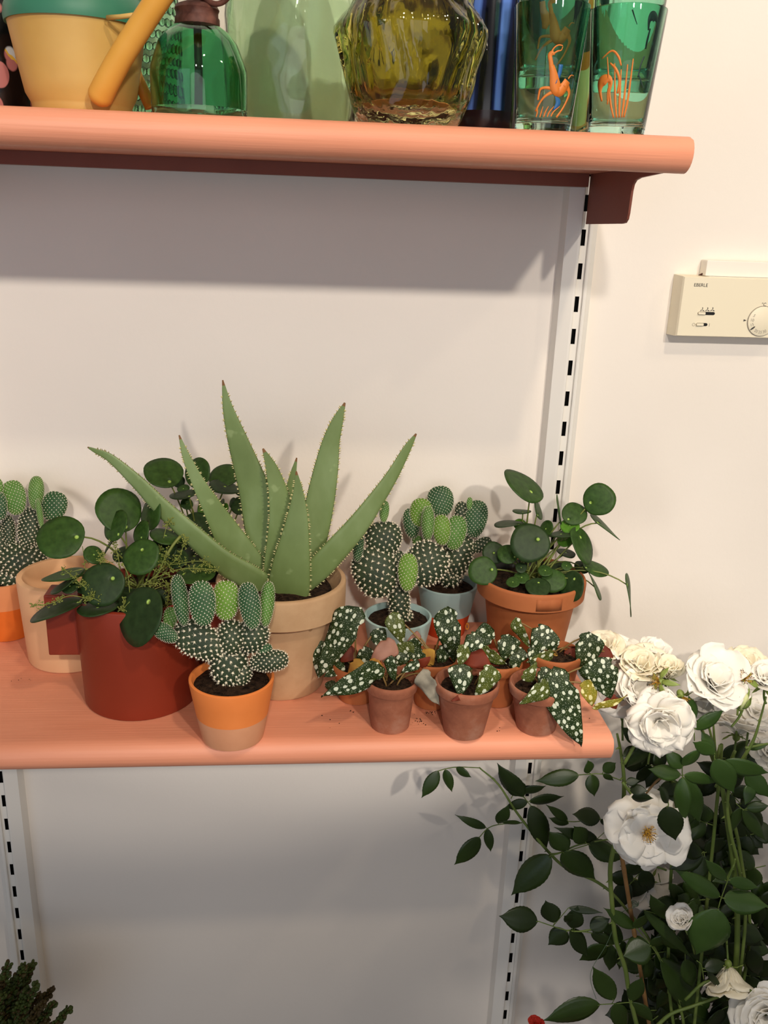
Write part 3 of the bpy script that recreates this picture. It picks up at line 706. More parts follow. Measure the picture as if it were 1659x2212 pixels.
c, rb, rt, h = fb
pilea(root, [
    (353, 1019, 80, 60, -22, (368, 1038), -.01, 0), (426, 1021, 64, 57, 80, (424, 1046), -.004, 0), (484, 1026, 64, 47, 6, (465, 1038), .006, 0), (486, 1050, 64, 26, -16, None, -.016, 1),
    (398, 1065, 62, 20, 8, (412, 1070), -.022, 1), (521, 1091, 44, 37, 0, (517, 1100), .0, 1), (404, 1088, 26, 22, -40, None, -.01, 0), (437, 1102, 36, 28, 85, None, -.004, 2), (432, 1140, 74, 58, -40, None, -.026, 1),
    (528, 1166, 58, 22, -48, None, -.012, 1), (450, 1182, 64, 46, 0, None, -.02, 1), (396, 1055, 26, 18, 0, None, .004, 0), (521, 1062, 26, 16, -10, None, .014, 1), (478, 1092, 30, 14, 80, None, .004, 0), (486, 1098, 22, 14, 80, None, -.002, 2),
    (502, 1086, 22, 16, 70, None, .01, 0), (395, 1180, 70, 60, 0, None, -.02, 1), (490, 1196, 60, 36, -10, None, -.03, 1), (420, 1200, 70, 40, 0, None, -.05, 1), (386, 1040, 26, 30, 60, None, .016, 1)],
    c+V((0, 0, h-.010)), c.y, seed=3)
# ------------------------------------------------------------------ aloe
fe = potfit(606, 1515, 180, 601, 1304, 280)
root = thing('potted_aloe', fe[0], 'large aloe with long toothed leaves in speckled tan clay pot', 'potted plant')
pot('p', fe, root, [M['tan']], collar=.040, collar_step=.0085, wall=.007, soil_drop=.016, seed=24)
c, rb, rt, h = fe
def aloe_leaf(pts, thick=.3, roll=0, seed=0, teeth=True, brown=.03):
    rnd = random.Random(seed)
    sp = spline([tuple(p) for p in pts], 5); P = [at(x, y, c.y+d) for x, y, w, d in sp]; Wd = [w*mpp(p)/2 for (x, y, w, d), p in zip(sp, P)]
    b = MB(); n = 14; rows = []; m_ = len(P)
    for i, p in enumerate(P):
        d = (P[min(i+1, m_-1)]-P[max(i-1, 0)]).normalized(); nr = (VIEW-d*VIEW.dot(d)).normalized(); sd = d.cross(nr)
        if roll: R = Matrix.Rotation(math.radians(roll), 3, d); nr = R @ nr; sd = R @ sd
        w = max(Wd[i], .0004); th = max(w*thick, .0006); row = []
        for k in range(n):
            f = 2*PI*k/n; s_ = math.sin(f)
            row.append(p+sd*(w*math.cos(f))+nr*((th*s_*(.55 if s_ > 0 else 1.0))-(.28*th*(1-math.cos(f)**2) if s_ > 0 else 0)))
        rows.append(row)
        if teeth and 1 < i < m_-2 and w > .003:
            for sg in (-1, 1):
                for q in range(2):
                    e = p+sd*(sg*w)+d*(rnd.uniform(-.5, .5)*(P[i+1]-p).length)*(1 if q else 0)
                    L = .0022*rnd.uniform(.7, 1.2); u = d*.0011
                    tip = e+sd*(sg*L)-d*.0008; z = nr*.0007
                    i4 = [b.vert(x) for x in (e-u-sd*sg*.0006, e+u-sd*sg*.0006, tip, e+z-sd*sg*.0006)]
                    b.face((i4[0], i4[1], i4[2]), 1); b.face((i4[0], i4[3], i4[2]), 1); b.face((i4[1], i4[3], i4[2]), 1)
    nb = max(1, int(m_*brown)); b.grid(rows, 0, True, mfun=lambda i, j: 2 if i < nb else 0)
    b.face(tuple(rows and range(len(b.v)-n, len(b.v))), 0)
    b.build('leaf', [M['aloe'], M['aloe_tooth'], M['aloe_tip']], root)
for k, (pts, th, rl) in enumerate((
    ([(189, 966, 3, -.02), (204, 973, 10, -.02), (240, 991, 20, -.02), (300, 1045, 33, -.02), (350, 1097, 42, -.02), (420, 1160, 50, -.02), (480, 1212, 58, -.02), (540, 1248, 62, -.016), (590, 1278, 50, -.008)], .75, 20),
    ([(387, 940, 3, -.01), (402, 985, 17, -.01), (427, 1040, 28, -.008), (456, 1092, 42, -.004), (489, 1150, 60, 0), (518, 1200, 76, .002), (556, 1262, 86, .004)], .34, -8),
    ([(481, 821, 3, .012), (492, 880, 23, .012), (510, 940, 42, .012), (532, 1005, 58, .012), (550, 1060, 70, .012), (563, 1120, 78, .012), (572, 1180, 76, .010), (585, 1260, 60, .006)], .3, 6),
    ([(568, 969, 4, -.004), (586, 1010, 26, -.004), (600, 1060, 42, -.005), (608, 1110, 54, -.006), (608, 1160, 62, -.006), (600, 1220, 60, -.004), (594, 1275, 50, -.002)], .3, -14),
    ([(641, 989, 3, .02), (632, 1030, 15, .02), (623, 1080, 22, .018), (618, 1120, 24, .014), (616, 1190, 24, .01)], .4, 0),
    ([(745, 870, 4, .010), (730, 907, 24, .010), (715, 955, 38, .010), (705, 1010, 52, .010), (692, 1080, 62, .010), (680, 1140, 64, .010), (668, 1200, 60, .008), (655, 1265, 50, .004)], .3, -6),
    ([(899, 937, 4, -.01), (880, 968, 18, -.01), (848, 1026, 28, -.012), (812, 1080, 38, -.014), (770, 1138, 50, -.016), (722, 1192, 56, -.016), (685, 1232, 56, -.014), (650, 1268, 46, -.008)], .7, -20),
    ([(640, 1018, 3, -.022), (644, 1060, 22, -.022), (643, 1110, 44, -.024), (638, 1160, 62, -.026), (630, 1215, 82, -.026), (624, 1268, 92, -.024), (620, 1302, 84, -.02)], .34, 0))):
    aloe_leaf(pts, th, rl, k)
# ------------------------------------------------------------------ blade leaves (begonia, rose)
def o_wing(t):
    if t <= 0 or t >= 1: return (0, 0)
    a = min(1, (t/.16))**.55; q = 1-((max(0, t-.22))/.78)**1.35
    return (a*(q**.9)*1.14, a*(q**.8)*.80*(1-.42*math.exp(-((t-.20)/.07)**2)))
def o_rose(t): s = (math.sin(PI*t**.80))**.85*(1-.30*t**4)*(1-.55*max(0, t-.78)/.22*(1 if t < .97 else .6)) if 0 < t < 1 else 0; return (s, s)
def blade(b, B, T, w, outline, nrm, bow=.08, fold=.12, wave=.03, nu=14, nv=6, ser=0, seed=0, mi=0, uvk=100., tipbend=0):
    rnd = random.Random(seed); a = T-B; L = a.length; d = a/L
    n = (nrm-d*nrm.dot(d)); n = n.normalized() if n.length > 1e-4 else d.orthogonal().normalized(); s = d.cross(n)
    ph = rnd.random()*6; rows = []; uvs = []; ou, ov = rnd.random()*9, rnd.random()*9
    for i in range(nu+1):
        t = i/nu; wl, wr = outline(t)
        if ser: k = 1+(ser if i % 2 else -ser*.4); wl *= k; wr *= k
        row = []; uv = []
        for j in range(nv+1):
            v = -1+2*j/nv; hw = (wl if v < 0 else wr)*w/2
            p = B+a*t+n*(bow*L*4*t*(1-t)-tipbend*L*t*t)+s*(v*hw)
            p = p+n*(fold*abs(v)*hw+wave*L*abs(v)*math.sin(9*t+ph+v))
            row.append(p); uv.append((ou+t*L*uvk, ov+v*hw*uvk))
        rows.append(row); uvs.append(uv)
    b.grid(rows, mi, False, uvs)
    i0 = b.f[-nv*(nu//2)-3]; p = [V(b.v[i]) for i in i0]
    if (p[2]-p[0]).cross(p[3]-p[1]).dot(n) < 0:
        for t in range(len(b.f)-nu*nv, len(b.f)): b.f[t] = tuple(reversed(b.f[t]))
def begonia(fit, label, leaves, seed, mats=None, back=True):
    c, rb, rt, h = fit
    root = thing('potted_begonia', c, label, 'begonia', 'spotted begonias in small clay pots')
    pot('p', fit, root, [mats or M['terra_old']], collar=.0125, collar_step=.0024, wall=.0038, soil_drop=.009, seed=seed)
    rnd = random.Random(seed)
    for i, (B, T, w, dyb, dyt, mt, at_, roll) in enumerate(leaves):
        yB, yT = c.y+dyb, c.y+dyt; b = MB(); PB, PT = at(*B, yB), at(*T, yT)
        d = (PT-PB).normalized(); n = Matrix.Rotation(math.radians(roll), 3, d) @ VIEW
        top, und = {'b': ('beg', 'beg_red'), 'o': ('beg_olive', 'beg_red'), 'y': ('beg_lime', 'beg_red'), 'r': ('beg_red', 'beg'), 'p': ('beg_pink', 'beg'), 'd': ('beg_dry', 'beg_red'), 'w': ('beg_brown', 'beg_brown')}[mt]
        wd = 1.22*w*mpp(PB)/max(.55, math.cos(math.radians(roll)))
        blade(b, PB, PT, wd, o_wing if i % 2 else (lambda t: o_wing(t)[::-1]), n, bow=rnd.uniform(.05, .14), fold=rnd.uniform(-.12, .10), wave=.034 if mt not in 'dw' else .06, seed=seed*17+i, nu=16, nv=8)
        o = b.build('leaf', [M[top], M[und]], root, solid=(.0008, 1))
        if at_ is not None:
            J = PB+(PT-PB)*.14
            bs = V((c.x+rnd.uniform(-.35, .35)*rb, c.y+rnd.uniform(-.35, .35)*rb, c.z+h-.010))
            b = MB(); b.tube(bez(bs, (bs+J)/2+V((0, 0, .012)), J-VIEW*.0014, 7), .0011, 6); b.build('leaf_stalk', M['petiole_red'], o)
    return root
f1 = potfit(846, 1588, 84, 848, 1494, 115); f2 = potfit(1009, 1602, 88, 1015, 1505, 141); f3 = potfit(1168, 1592, 86, 1184, 1508, 134)
fA = potfit(772, 1525, 76, 768, 1458, 112); fB = potfit(936, 1536, 74, 936, 1444, 112); fC = potfit(1078, 1531, 74, 1078, 1448, 104); fD = potfit(1200, 1530, 82, 1203, 1434, 118)
A_ = 1
begonia(fA, 'spotted begonia at the left end of the back row, beside the tan aloe pot', [
    ((779, 1312), (688, 1464), 62, -.012, -.016, 'b', A_, 12), ((692, 1384), (688, 1462), 40, .004, .0, 'b', A_, -15), ((716, 1470), (724, 1505), 22, .004, .004, 'b', A_, 20),
    ((778, 1424), (752, 1470), 32, -.016, -.02, 'w', A_, 10), ((745, 1440), (700, 1462), 26, -.012, -.014, 'b', None, 30), ((806, 1360), (832, 1402), 34, .006, .004, 'b', A_, 0), ((770, 1404), (735, 1430), 34, .006, .0, 'r', A_, 10), ((800, 1400), (768, 1440), 40, .0, -.006, 'b', A_, -10), ((724, 1392), (742, 1440), 34, .01, .004, 'b', A_, 15)], 31, M['terra'])
begonia(f1, 'spotted begonia in aged clay pot, front row nearest the aloe', [
    ((832, 1446), (694, 1505), 50, -.022, -.030, 'b', A_, -18), ((852, 1383), (799, 1430), 40, .004, -.004, 'p', A_, 10), ((845, 1416), (853, 1472), 24, -.012, -.010, 'b', A_, 10),
    ((905, 1428), (866, 1453), 20, -.010, -.008, 'b', A_, 20), ((913, 1447), (948, 1521), 38, -.018, -.018, 'd', A_, 10), ((905, 1440), (930, 1418), 22, -.004, -.002, 'r', A_, 20), ((800, 1424), (832, 1452), 28, -.004, -.010, 'w', A_, 10)], 32)
begonia(fB, 'spotted begonia in the back row with one tall upright leaf, left of centre', [
    ((849, 1322), (871, 1392), 36, .008, .004, 'o', A_, -10), ((862, 1388), (890, 1440), 40, .002, .0, 'o', A_, 15), ((968, 1310), (984, 1434), 50, .004, -.004, 'b', A_, 8),
    ((911, 1388), (868, 1396), 34, .004, .002, 'b', A_, -20), ((910, 1376), (880, 1384), 22, .008, .006, 'p', A_, 0), ((916, 1402), (934, 1446), 30, -.006, -.012, 'w', A_, 20), ((898, 1398), (916, 1452), 36, -.004, -.010, 'b', A_, 10), ((960, 1392), (948, 1440), 32, .0, -.006, 'b', A_, -15), ((880, 1404), (858, 1440), 34, .0, -.006, 'b', A_, 10)], 33, M['terra'])
begonia(f2, 'spotted begonia in aged clay pot, middle of the front row', [
    ((1003, 1434), (994, 1505), 48, -.018, -.030, 'b', A_, 5), ((1062, 1436), (1026, 1504), 44, -.016, -.026, 'o', A_, -20), ((1012, 1404), (1063, 1446), 44, .010, -.006, 'r', A_, -10),
    ((1034, 1368), (1000, 1412), 38, .012, .006, 'b', A_, 15), ((1003, 1504), (975, 1514), 12, -.033, -.036, 'r', None, 0), ((1000, 1392), (992, 1440), 30, .006, -.006, 'o', A_, -20)], 34)
begonia(fC, 'spotted begonia in the back row between middle and right front pots', [
    ((1068, 1362), (1008, 1396), 42, .010, .004, 'b', A_, -10), ((1098, 1370), (1086, 1428), 42, -.002, -.010, 'b', A_, 10), ((1042, 1395), (1096, 1436), 26, -.008, -.014, 'o', A_, 25),
    ((1107, 1414), (1115, 1454), 26, -.018, -.02, 'b', A_, 0), ((1113, 1456), (1119, 1530), 22, -.022, -.026, 'r', A_, 20), ((1108, 1460), (1072, 1532), 22, -.016, -.016, 'r', A_, -20), ((1060, 1400), (1072, 1452), 40, -.004, -.010, 'r', A_, 0), ((1126, 1398), (1100, 1440), 34, -.004, -.012, 'b', A_, 10)], 35, M['terra'])
begonia(fD, 'spotted begonia at the right end of the back row, below the terracotta pilea pot', [
    ((1114, 1334), (1146, 1398), 22, .004, .0, 'o', A_, 30), ((1184, 1352), (1148, 1408), 54, -.002, -.008, 'b', A_, 10), ((1196, 1372), (1186, 1420), 34, .0, -.004, 'b', A_, -10),
    ((1272, 1364), (1254, 1460), 52, -.012, -.020, 'b', A_, 8), ((1319, 1404), (1274, 1440), 42, .010, .006, 'r', A_, 15), ((1196, 1408), (1136, 1432), 28, -.012, -.018, 'o', A_, -20), ((1192, 1412), (1206, 1436), 20, -.004, -.006, 'w', A_, 10), ((1240, 1396), (1222, 1446), 34, .004, -.004, 'r', A_, 10), ((1168, 1400), (1150, 1452), 40, -.01, -.02, 'b', A_, -12)], 36, M['terra'])
begonia(f3, 'spotted begonia with one long hanging leaf, front row nearest the white roses', [
    ((1196, 1440), (1254, 1611), 72, -.022, -.040, 'b', A_, 4), ((1184, 1470), (1121, 1520), 38, -.030, -.040, 'o', A_, -20), ((1294, 1420), (1320, 1508), 70, -.008, -.016, 'b', A_, 12),
    ((1262, 1470), (1280, 1526), 38, -.012, -.014, 'y', A_, -10), ((1318, 1500), (1330, 1532), 28, -.014, -.018, 'r', None, 0), ((1180, 1440), (1168, 1490), 34, -.01, -.02, 'b', A_, 10), ((1130, 1470), (1160, 1430), 26, -.006, -.004, 'o', A_, 0), ((1279, 1530), (1356, 1502), 16, -.016, -.018, 'y', None, 20)], 37)
# crumbs of soil on the shelf
b = MB(); rnd = random.Random(9)
for px, py, sx, sy, n in ((905, 1560, 30, 14, 26), (760, 1538, 8, 4, 4), (1076, 1585, 20, 14, 14), (1254, 1560, 14, 16, 6), (930, 1540, 16, 8, 16), (700, 1560, 50, 20, 5), (1010, 1614, 60, 5, 6), (560, 1600, 120, 16, 7), (60, 1470, 60, 14, 5)):
    for _ in range(n):
        p = atz(px+rnd.gauss(0, sx*.5), py+rnd.gauss(0, sy*.5), Z0)
        if p.y > YF+.02: b.blob(p+V((0, 0, .0003)), rnd.uniform(.0003, .0011))
tag(b.build('soil_crumbs', M['soil']), 'dark soil crumbs scattered on the lower shelf around the small pots', 'soil crumbs', kind='stuff')
# ------------------------------------------------------------------ upper shelf
def ctr(px, y, py=200): p = at(px, py, y); return V((p.x, y, ZU))
def zof(px, py, y): return at(px, py, y).z-ZU
# watering can
c = ctr(176, -.205, 190); k = mpp(c); rb, rt = 104*k, 139*k; hz = zof(160, 26, c.y-rt)
root = thing('watering_can', c, 'yellow plastic watering can with green rim and long ochre spout', 'watering can')
def body_r(z): return rb+(rt-rb)*(z/hz)**.9
b = MB(); b.lathe([(0, .001), (rb*.96, 0), (rb*.985, .002), (rb*.985, .010), (rb*1.0, .0125)]+[(body_r(z), z) for z in [hz*i/8 for i in range(2, 9)]]+[(rt-.003, hz), (rb*.95, .02), (0, .02)], c, 64)
b.build('body', M['yellow'], root, angle=40)
b = MB(); b.lathe([(rt-.002, hz-.001), (rt+.0022, hz-.002), (rt+.0030, hz+.003), (rt+.0016, hz+.012), (rt-.004, hz+.024), (rt-.016, hz+.036), (rt-.018, hz+.036), (rt-.008, hz+.020), (rt-.004, hz)], c, 64); b.build('rim', M['teal'], root, angle=50)
ys = c.y-rb-.004
b = MB(); S = [at(216, 208, ys-.004), at(232, 176, ys-.010), at(262, 122, ys-.018), at(300, 62, ys-.026), at(345, -6, ys-.034), at(400, -86, ys-.040)]
sp = [V(p) for p in spline(S, 5)]; r0 = 27*mpp(S[1])
first = sp[0]; dd = (sp[0]-sp[1]).normalized()
pre = [first+dd*r0*.62*math.sin(PI/2*q) for q in (1, .66, .33)]
b.tube(pre+sp, [r0*.25, r0*.62, r0*.86]+[r0*(1-.12*(i/len(sp))) for i in range(len(sp))], 20); b.build('spout', M['ochre'], root)
e = sp[-1]; d = (sp[-1]-sp[-2]).normalized(); b = MB(); b.tube([e-d*.002, e+d*.008, e+d*.02, e+d*.024], [r0*.9, r0*1.1, r0*2.2, r0*2.2], 24); b.build('rose_head', M['ochre'], root)
b = MB(); b.tube([at(232, 38, ys-.006), at(262, 36, ys-.014), at(292, 32, ys-.020)], .0022, 8); b.build('spout_brace', M['yellow'], root)
b = MB(); a1 = at(286, 150, c.y+.01); b.tube([at(276, 118, c.y+.02), at(300, 176, c.y+.022), at(326, 232, c.y+.02)], .0062, 10); b.build('side_handle', M['ochre'], root)
# painted urn at the frame edge
c = ctr(-8, -.145, 200); k = mpp(c)
root = thing('painted_vase', c, 'black vase painted with pink and yellow flowers, far left of the upper shelf', 'vase')
b = MB(); b.lathe([(0, .001), (74*k, 0), (78*k, .004), (84*k, .03), (88*k, .07), (78*k, .11), (58*k, .135), (50*k, .15), (58*k, .17), (56*k, .17), (47*k, .15), (70*k, .10), (70*k, .01), (0, .01)], c, 56); b.build('body', M['painted'], root)
b = MB(); b.tube([(c.x+math.cos(a)*64*k, c.y+math.sin(a)*64*k, c.z+.131) for a in [2*PI*i/40 for i in range(41)]], .0012, 6); b.build('gilt_band', M['gold'], root)
# spray bottle
c = ctr(430, -.235, 180); k = mpp(c); rB = 101*k
root = thing('spray_bottle', c, 'green glass plant mister with rusty metal collar, between watering can and pale glass jar', 'spray bottle')
zsh = zof(400, 118, c.y-rB*.5); zn = zof(425, 44, c.y-.02)
def fac(a, z): return 1+.012*math.cos(8*a)*(1 if .012 < z < zsh else 0)
out = [(0, .002), (rB*.93, 0), (rB*.98, .003), (rB, .008), (rB, zsh*.72), (rB*.99, zsh*.85), (rB*.93, zsh), (rB*.82, zsh+(zn-zsh)*.45), (rB*.66, zsh+(zn-zsh)*.75), (rB*.47, zsh+(zn-zsh)*.95), (rB*.42, zn), (rB*.42, zn+.012)]
inn = [(r-.0028 if r > .004 else r, z) for r, z in reversed(out[3:])]; inn[-1] = (rB-.0035, .011)
b = MB(); b.lathe(out+inn+[(rB*.6, .0075), (0, .010)], c, 72, wob=fac); b.build('glass_body', M['g_bottle'], root, angle=60)
b = MB(); b.tube([(c.x-.001, c.y, c.z+.016), (c.x, c.y, c.z+zn*.6), (c.x, c.y, c.z+zn+.01)], [.0042, .0038, .0038], 10); b.build('dip_tube', M['rust'], root)
cr = 46*k; b = MB(); b.lathe([(rB*.44, zn-.0005), (cr*.98, zn-.002), (cr, zn), (cr, zn+.0045), (cr*.94, zn+.0065), (cr*.94, zn+.010), (cr*1.0, zn+.0125), (cr*.9, zn+.016), (cr*.4, zn+.020), (cr*.3, zn+.045), (0, zn+.046)], c, 48, wob=lambda a, z: 1+.012*math.cos(24*a)); b.build('collar', M['rust'], root, angle=40)
b = MB(); b.tube(spline([at(436, -6, c.y-.01), at(462, 8, c.y-.016), at(482, 4, c.y-.02), at(497, -14, c.y-.022), at(500, -40, c.y-.022)], 5), .0026, 8); b.build('trigger', M['rust'], root)
# hobnail glass cylinder behind
c = ctr(322, -.085, 180); k = mpp(c); r = 66*k
root = thing('hobnail_vase', c, 'pale green hobnail glass vase behind the plant mister', 'vase')
b = MB(); b.lathe([(0, .001), (r*.9, 0), (r*.96, .004), (r, .05), (r*1.02, .22), (r*1.02-.003, .22), (r-.004, .05), (r*.88, .008), (0, .008)], c, 60); b.build('glass_body', M['g_hob'], root, angle=60)
b = MB()
for i in range(15):
    for j in range(30):
        a = 2*PI*(j+.5*(i % 2))/30; z = .02+.0125*i
        if math.cos(a-math.radians(-100)) < -.1: continue
        p = V((c.x+r*math.cos(a), c.y+r*math.sin(a), c.z+z)); n = V((math.cos(a), math.sin(a), 0)); tx = V((-n.y, n.x, 0))
        b.ell(p, tx*.0046, V((0, 0, 1))*.0048, n*.0014, 4, 8)
b.build('hobnails', M['g_hob'], root)
# large pale jar
c = ctr(632, -.122, 180); k = mpp(c); r = 138*k
root = thing('glass_jar', c, 'wide pale green bubbled glass jar between the plant mister and the olive vase', 'jar')
w_ = lambda a, z: 1+.012*math.sin(3*a+z*40)+.008*math.sin(7*a-z*70)
zb = zof(600, 40, c.y)
b = MB(); b.lathe([(0, .001), (r*.88, 0), (r*.94, .003), (r*.98, .012)]+[(r, z) for z in (.03, .05, .07, zb*.8, zb)]+[(r*.97, zb+.03), (r*.8, zb+.07), (r*.6, zb+.09), (r*.6-.003, zb+.09), (r*.8-.004, zb+.066), (r*.97-.004, zb+.028)]+[(r-.004, z) for z in (zb, .07, .03)]+[(r*.9, .010), (0, .010)], c, 72, wob=w_); b.build('glass_body', M['g_pale'], root, angle=70)
# olive ribbed vase
c = ctr(884, -.225, 200); k = mpp(c); rmx = 157*k
root = thing('ribbed_vase', c, 'olive amber ribbed glass vase with thick clear foot, middle of the upper shelf', 'vase')
zs = zof(880, 60, c.y-rmx*.6); r0 = 104*k
def wob(a, z):
    q = max(0, min(1, (z-.012)/.03)); s = max(0, 1-abs(z-zs)/.03)
    a2 = a+.10*math.sin(z*70+2*math.sin(3*a)); k_ = abs(math.cos(9*a2))
    return 1+(.085*q+.03*s)*(k_-.6)*(.7+.3*math.sin(5*a+z*60))
def rr(z): return r0+(rmx-r0)*min(1, (z/zs))**.8
prof = [(0, .001), (r0*.93, 0), (r0*.99, .003)]+[(rr(z), z) for z in [zs*i/14 for i in range(2, 15)]]
top = zs+.030
prof += [(rmx*1.0, zs+.006), (rmx*.96, zs+.011), (rmx*.90, zs+.018), (rmx*.82, zs+.024), (rmx*.78, top), (rmx*.84, top+.02), (rmx*.80, top+.02), (rmx*.74, top)]
inn = [(rmx*.86, zs+.012), (rmx*.90, zs)]+[(rr(z)*.88, z) for z in (zs*.75, zs*.5, zs*.35)]+[(r0*.80, .022), (r0*.6, .018), (0, .017)]
b = MB(); b.lathe(prof+inn, c, 112, [1 if (i < 4 or i > 99) else 0 for i in range(200)], wob=wob); b.build('glass_body', [M['g_amber'], M['g_clear']], root, angle=80)
# dark vases behind
c = ctr(1052, -.145, 180); k = mpp(c); r = 66*k
root = thing('dark_vase', c, 'dark navy streaked vase with plum foot behind the olive vase', 'vase')
b = MB(); z1 = zof(1030, 236, c.y-r)
z1 = max(z1, .012)
b.lathe([(0, .001), (r*.92, 0), (r, .003), (r*1.01, z1), (r*1.01, z1+.0005), (r*1.0, .05), (r*.98, .09), (r*.96, .18), (r*.96-.004, .18), (r*.9, .02), (0, .012)], c, 52, [1, 1, 1]+[0]*20)
b.build('body', [M['navy'], M['plum']], root, angle=50)
c = ctr(1110, -.070, 180); k = mpp(c); r = 60*k
root = thing('glass_bottle', c, 'dark green glass bottle squeezed behind the left tumblers', 'bottle')
b = MB(); b.lathe([(0, .001), (r*.93, 0), (r, .004), (r, .15), (r*.8, .19), (r*.35, .22), (r*.35, .27), (r*.28, .27), (r*.28, .22), (r*.9, .15), (r*.9, .012), (0, .014)], c, 48); b.build('glass_body', M['g_dark'], root, angle=60)
c = ctr(1250, -.145, 200); k = mpp(c); r = 30*k
root = thing('glass_bud_vase', c, 'slim light green glass bud vase between the two tumbler stacks', 'vase')
b = MB(); b.lathe([(0, .001), (r*.95, 0), (r, .003), (r*.9, .06), (r*.62, .14), (r*.5, .2), (r*.4, .2), (r*.5, .14), (r*.8, .02), (0, .012)], c, 36); b.build('glass_body', M['g_leaf'], root, angle=60)
c = ctr(1262, -.09, 200); k = mpp(c); r = 32*k
root = thing('ceramic_beaker', c, 'white ceramic beaker with orange and dark band behind the right tumblers', 'beaker')
b = MB(); za, zb_, zc = zof(1265, 175, c.y-r), zof(1268, 130, c.y-r), zof(1268, 20, c.y-r)
b.lathe([(0, .001), (r*.95, 0), (r, .003), (r, za), (r, zb_), (r, zc), (r*1.0, zc+.01), (r-.003, zc+.01), (r-.003, .008), (0, .008)], c, 40, [0, 0, 0, 1, 2, 1, 0, 0, 0]); b.build('body', [M['white_glaze'], M['deco_orange'], M['black']], root, angle=50)
# tumblers with leaping antelopes
def tumbler(cx, y, label, dz=0, first=None):
    c0 = ctr(cx, y, 230); k = mpp(c0); rb_, rt_, h = 59*k, 79*k, .113
    c = c0+V((0, 0, dz))
    root = thing('glass_tumbler', c, label, 'tumbler', 'stacked green tumblers with antelopes')
    b = MB(); tk = .0019
    b.lathe([(0, .0015), (rb_*.9, 0), (rb_*.985, .0012), (rb_, .004), (rt_-.0005, h-.0012), (rt_-.0008, h), (rt_-tk+.0003, h), (rt_-tk, h-.0012), (rb_+(rt_-rb_)*.12-tk, .0135), (rb_*.86, .0108), (0, .0105)], c, 64)
    b.build('glass_body', M['g_tumbler'], root, angle=60)
    return root, c, rb_, rt_, h
def decal(tum, strokes, mat, name, off=.0003):
    root, c, rb_, rt_, h = tum; b = MB(); a0 = math.atan2(CAM.y-c.y, CAM.x-c.x)
    def wp(px, py):
        p = at(px, py, c.y-rt_*.95); z = p.z-c.z; r = rb_+(rt_-rb_)*z/h+off
        lat = (p-c).dot(V((-math.sin(a0), math.cos(a0), 0)))
        a = a0+math.asin(max(-.98, min(.98, lat/r)))
        return V((c.x+r*math.cos(a), c.y+r*math.sin(a), c.z+z)), V((math.cos(a), math.sin(a), 0))
    for pts in strokes:
        sp = spline(pts, 5); P = [wp(x, y) for x, y, w in sp]; rows = []
        for i, (p, n) in enumerate(P):
            d = (P[min(i+1, len(P)-1)][0]-P[max(0, i-1)][0]).normalized(); s_ = n.cross(d).normalized(); w = sp[i][2]*mpp(p)/2
            rows.append([p-s_*w, p+n*.0001, p+s_*w])
        b.grid(rows)
    b.build(name, M[mat], root, solid=(.0002, 0))
def antelope(dx, dy, fl=1, cx=1190, s=1.):
    T = lambda L: [(cx+fl*(x-1190)*s+dx, 170+(y-170)*s+dy, w*s) for x, y, w in L]
    return [T(L) for L in ([(1192, 140, 10), (1196, 160, 17), (1200, 185, 24), (1207, 196, 22), (1218, 186, 20), (1226, 172, 16)], [(1192, 150, 11), (1190, 132, 9), (1188, 118, 9), (1193, 112, 6), (1198, 118, 2)],
        [(1190, 116, 4), (1196, 104, 3), (1206, 97, 2.5), (1216, 98, 2)], [(1192, 118, 4), (1204, 110, 3), (1212, 108, 2), (1216, 100, 1.5)],
        [(1200, 192, 9), (1182, 188, 6), (1168, 190, 5), (1164, 202, 4), (1162, 214, 4)], [(1196, 196, 8), (1178, 206, 5), (1166, 220, 4), (1157, 238, 4)],
        [(1222, 178, 14), (1230, 196, 8), (1226, 212, 5), (1216, 232, 4), (1202, 252, 4)], [(1228, 168, 3), (1234, 160, 2), (1240, 160, 1)])]
GR = lambda x0: [[(x0+d, 252-abs(d)*.1, 2.4), (x0+d*1.1+4, 240, 2.6), (x0+d*1.5+10, 228, 1)] for d in (-14, -6, 2, 10, 18)]
tA = tumbler(1176, -.262, 'green tumbler with orange antelope, bottom of the left stack')
tA2 = tumbler(1176, -.262, 'green tumbler with orange antelope, top of the left stack cut by the frame', .0375)
tB = tumbler(1337, -.262, 'green tumbler with orange grass and antelope, bottom of the right stack')
tB2 = tumbler(1337, -.262, 'green tumbler with dark bird print, top of the right stack cut by the frame', .0375)
decal(tA, antelope(0, 0)+GR(1172), 'deco_orange', 'antelope_print')
decal(tA, [[(1212, 138, 10), (1208, 160, 8), (1200, 180, 3)], [(1196, 236, 3), (1206, 220, 12), (1200, 206, 4)]], 'deco_blue', 'blue_print')
decal(tA2, antelope(0, -112)+[[(1172, 0, 12), (1174, 20, 14), (1180, 40, 20), (1176, 60, 10)]], 'deco_orange', 'antelope_print')
decal(tB, [[(1300, 214, 4), (1296, 190, 9), (1300, 172, 22), (1312, 166, 18), (1320, 174, 8), (1316, 196, 5), (1312, 222, 3)], [(1312, 214, 3), (1314, 190, 4), (1322, 174, 4)]]+
      [[(1336+d*.4, 252, 3), (1336+d*.7, 210, 4.5), (1338+d, 150-abs(d-6), 2)] for d in (-26, -10, 4, 18, 30)]+[[(1300, 120, 2), (1322, 106, 4), (1336, 120, 5), (1342, 140, 3)], [(1318, 132, 3), (1330, 146, 6), (1338, 170, 5), (1334, 200, 4)]], 'deco_orange', 'grass_print')
decal(tB, [[(1392, 120, 3), (1384, 140, 3), (1378, 166, 3)], [(1390, 188, 2), (1384, 172, 3), (1380, 160, 2)]], 'deco_dark', 'dark_print')
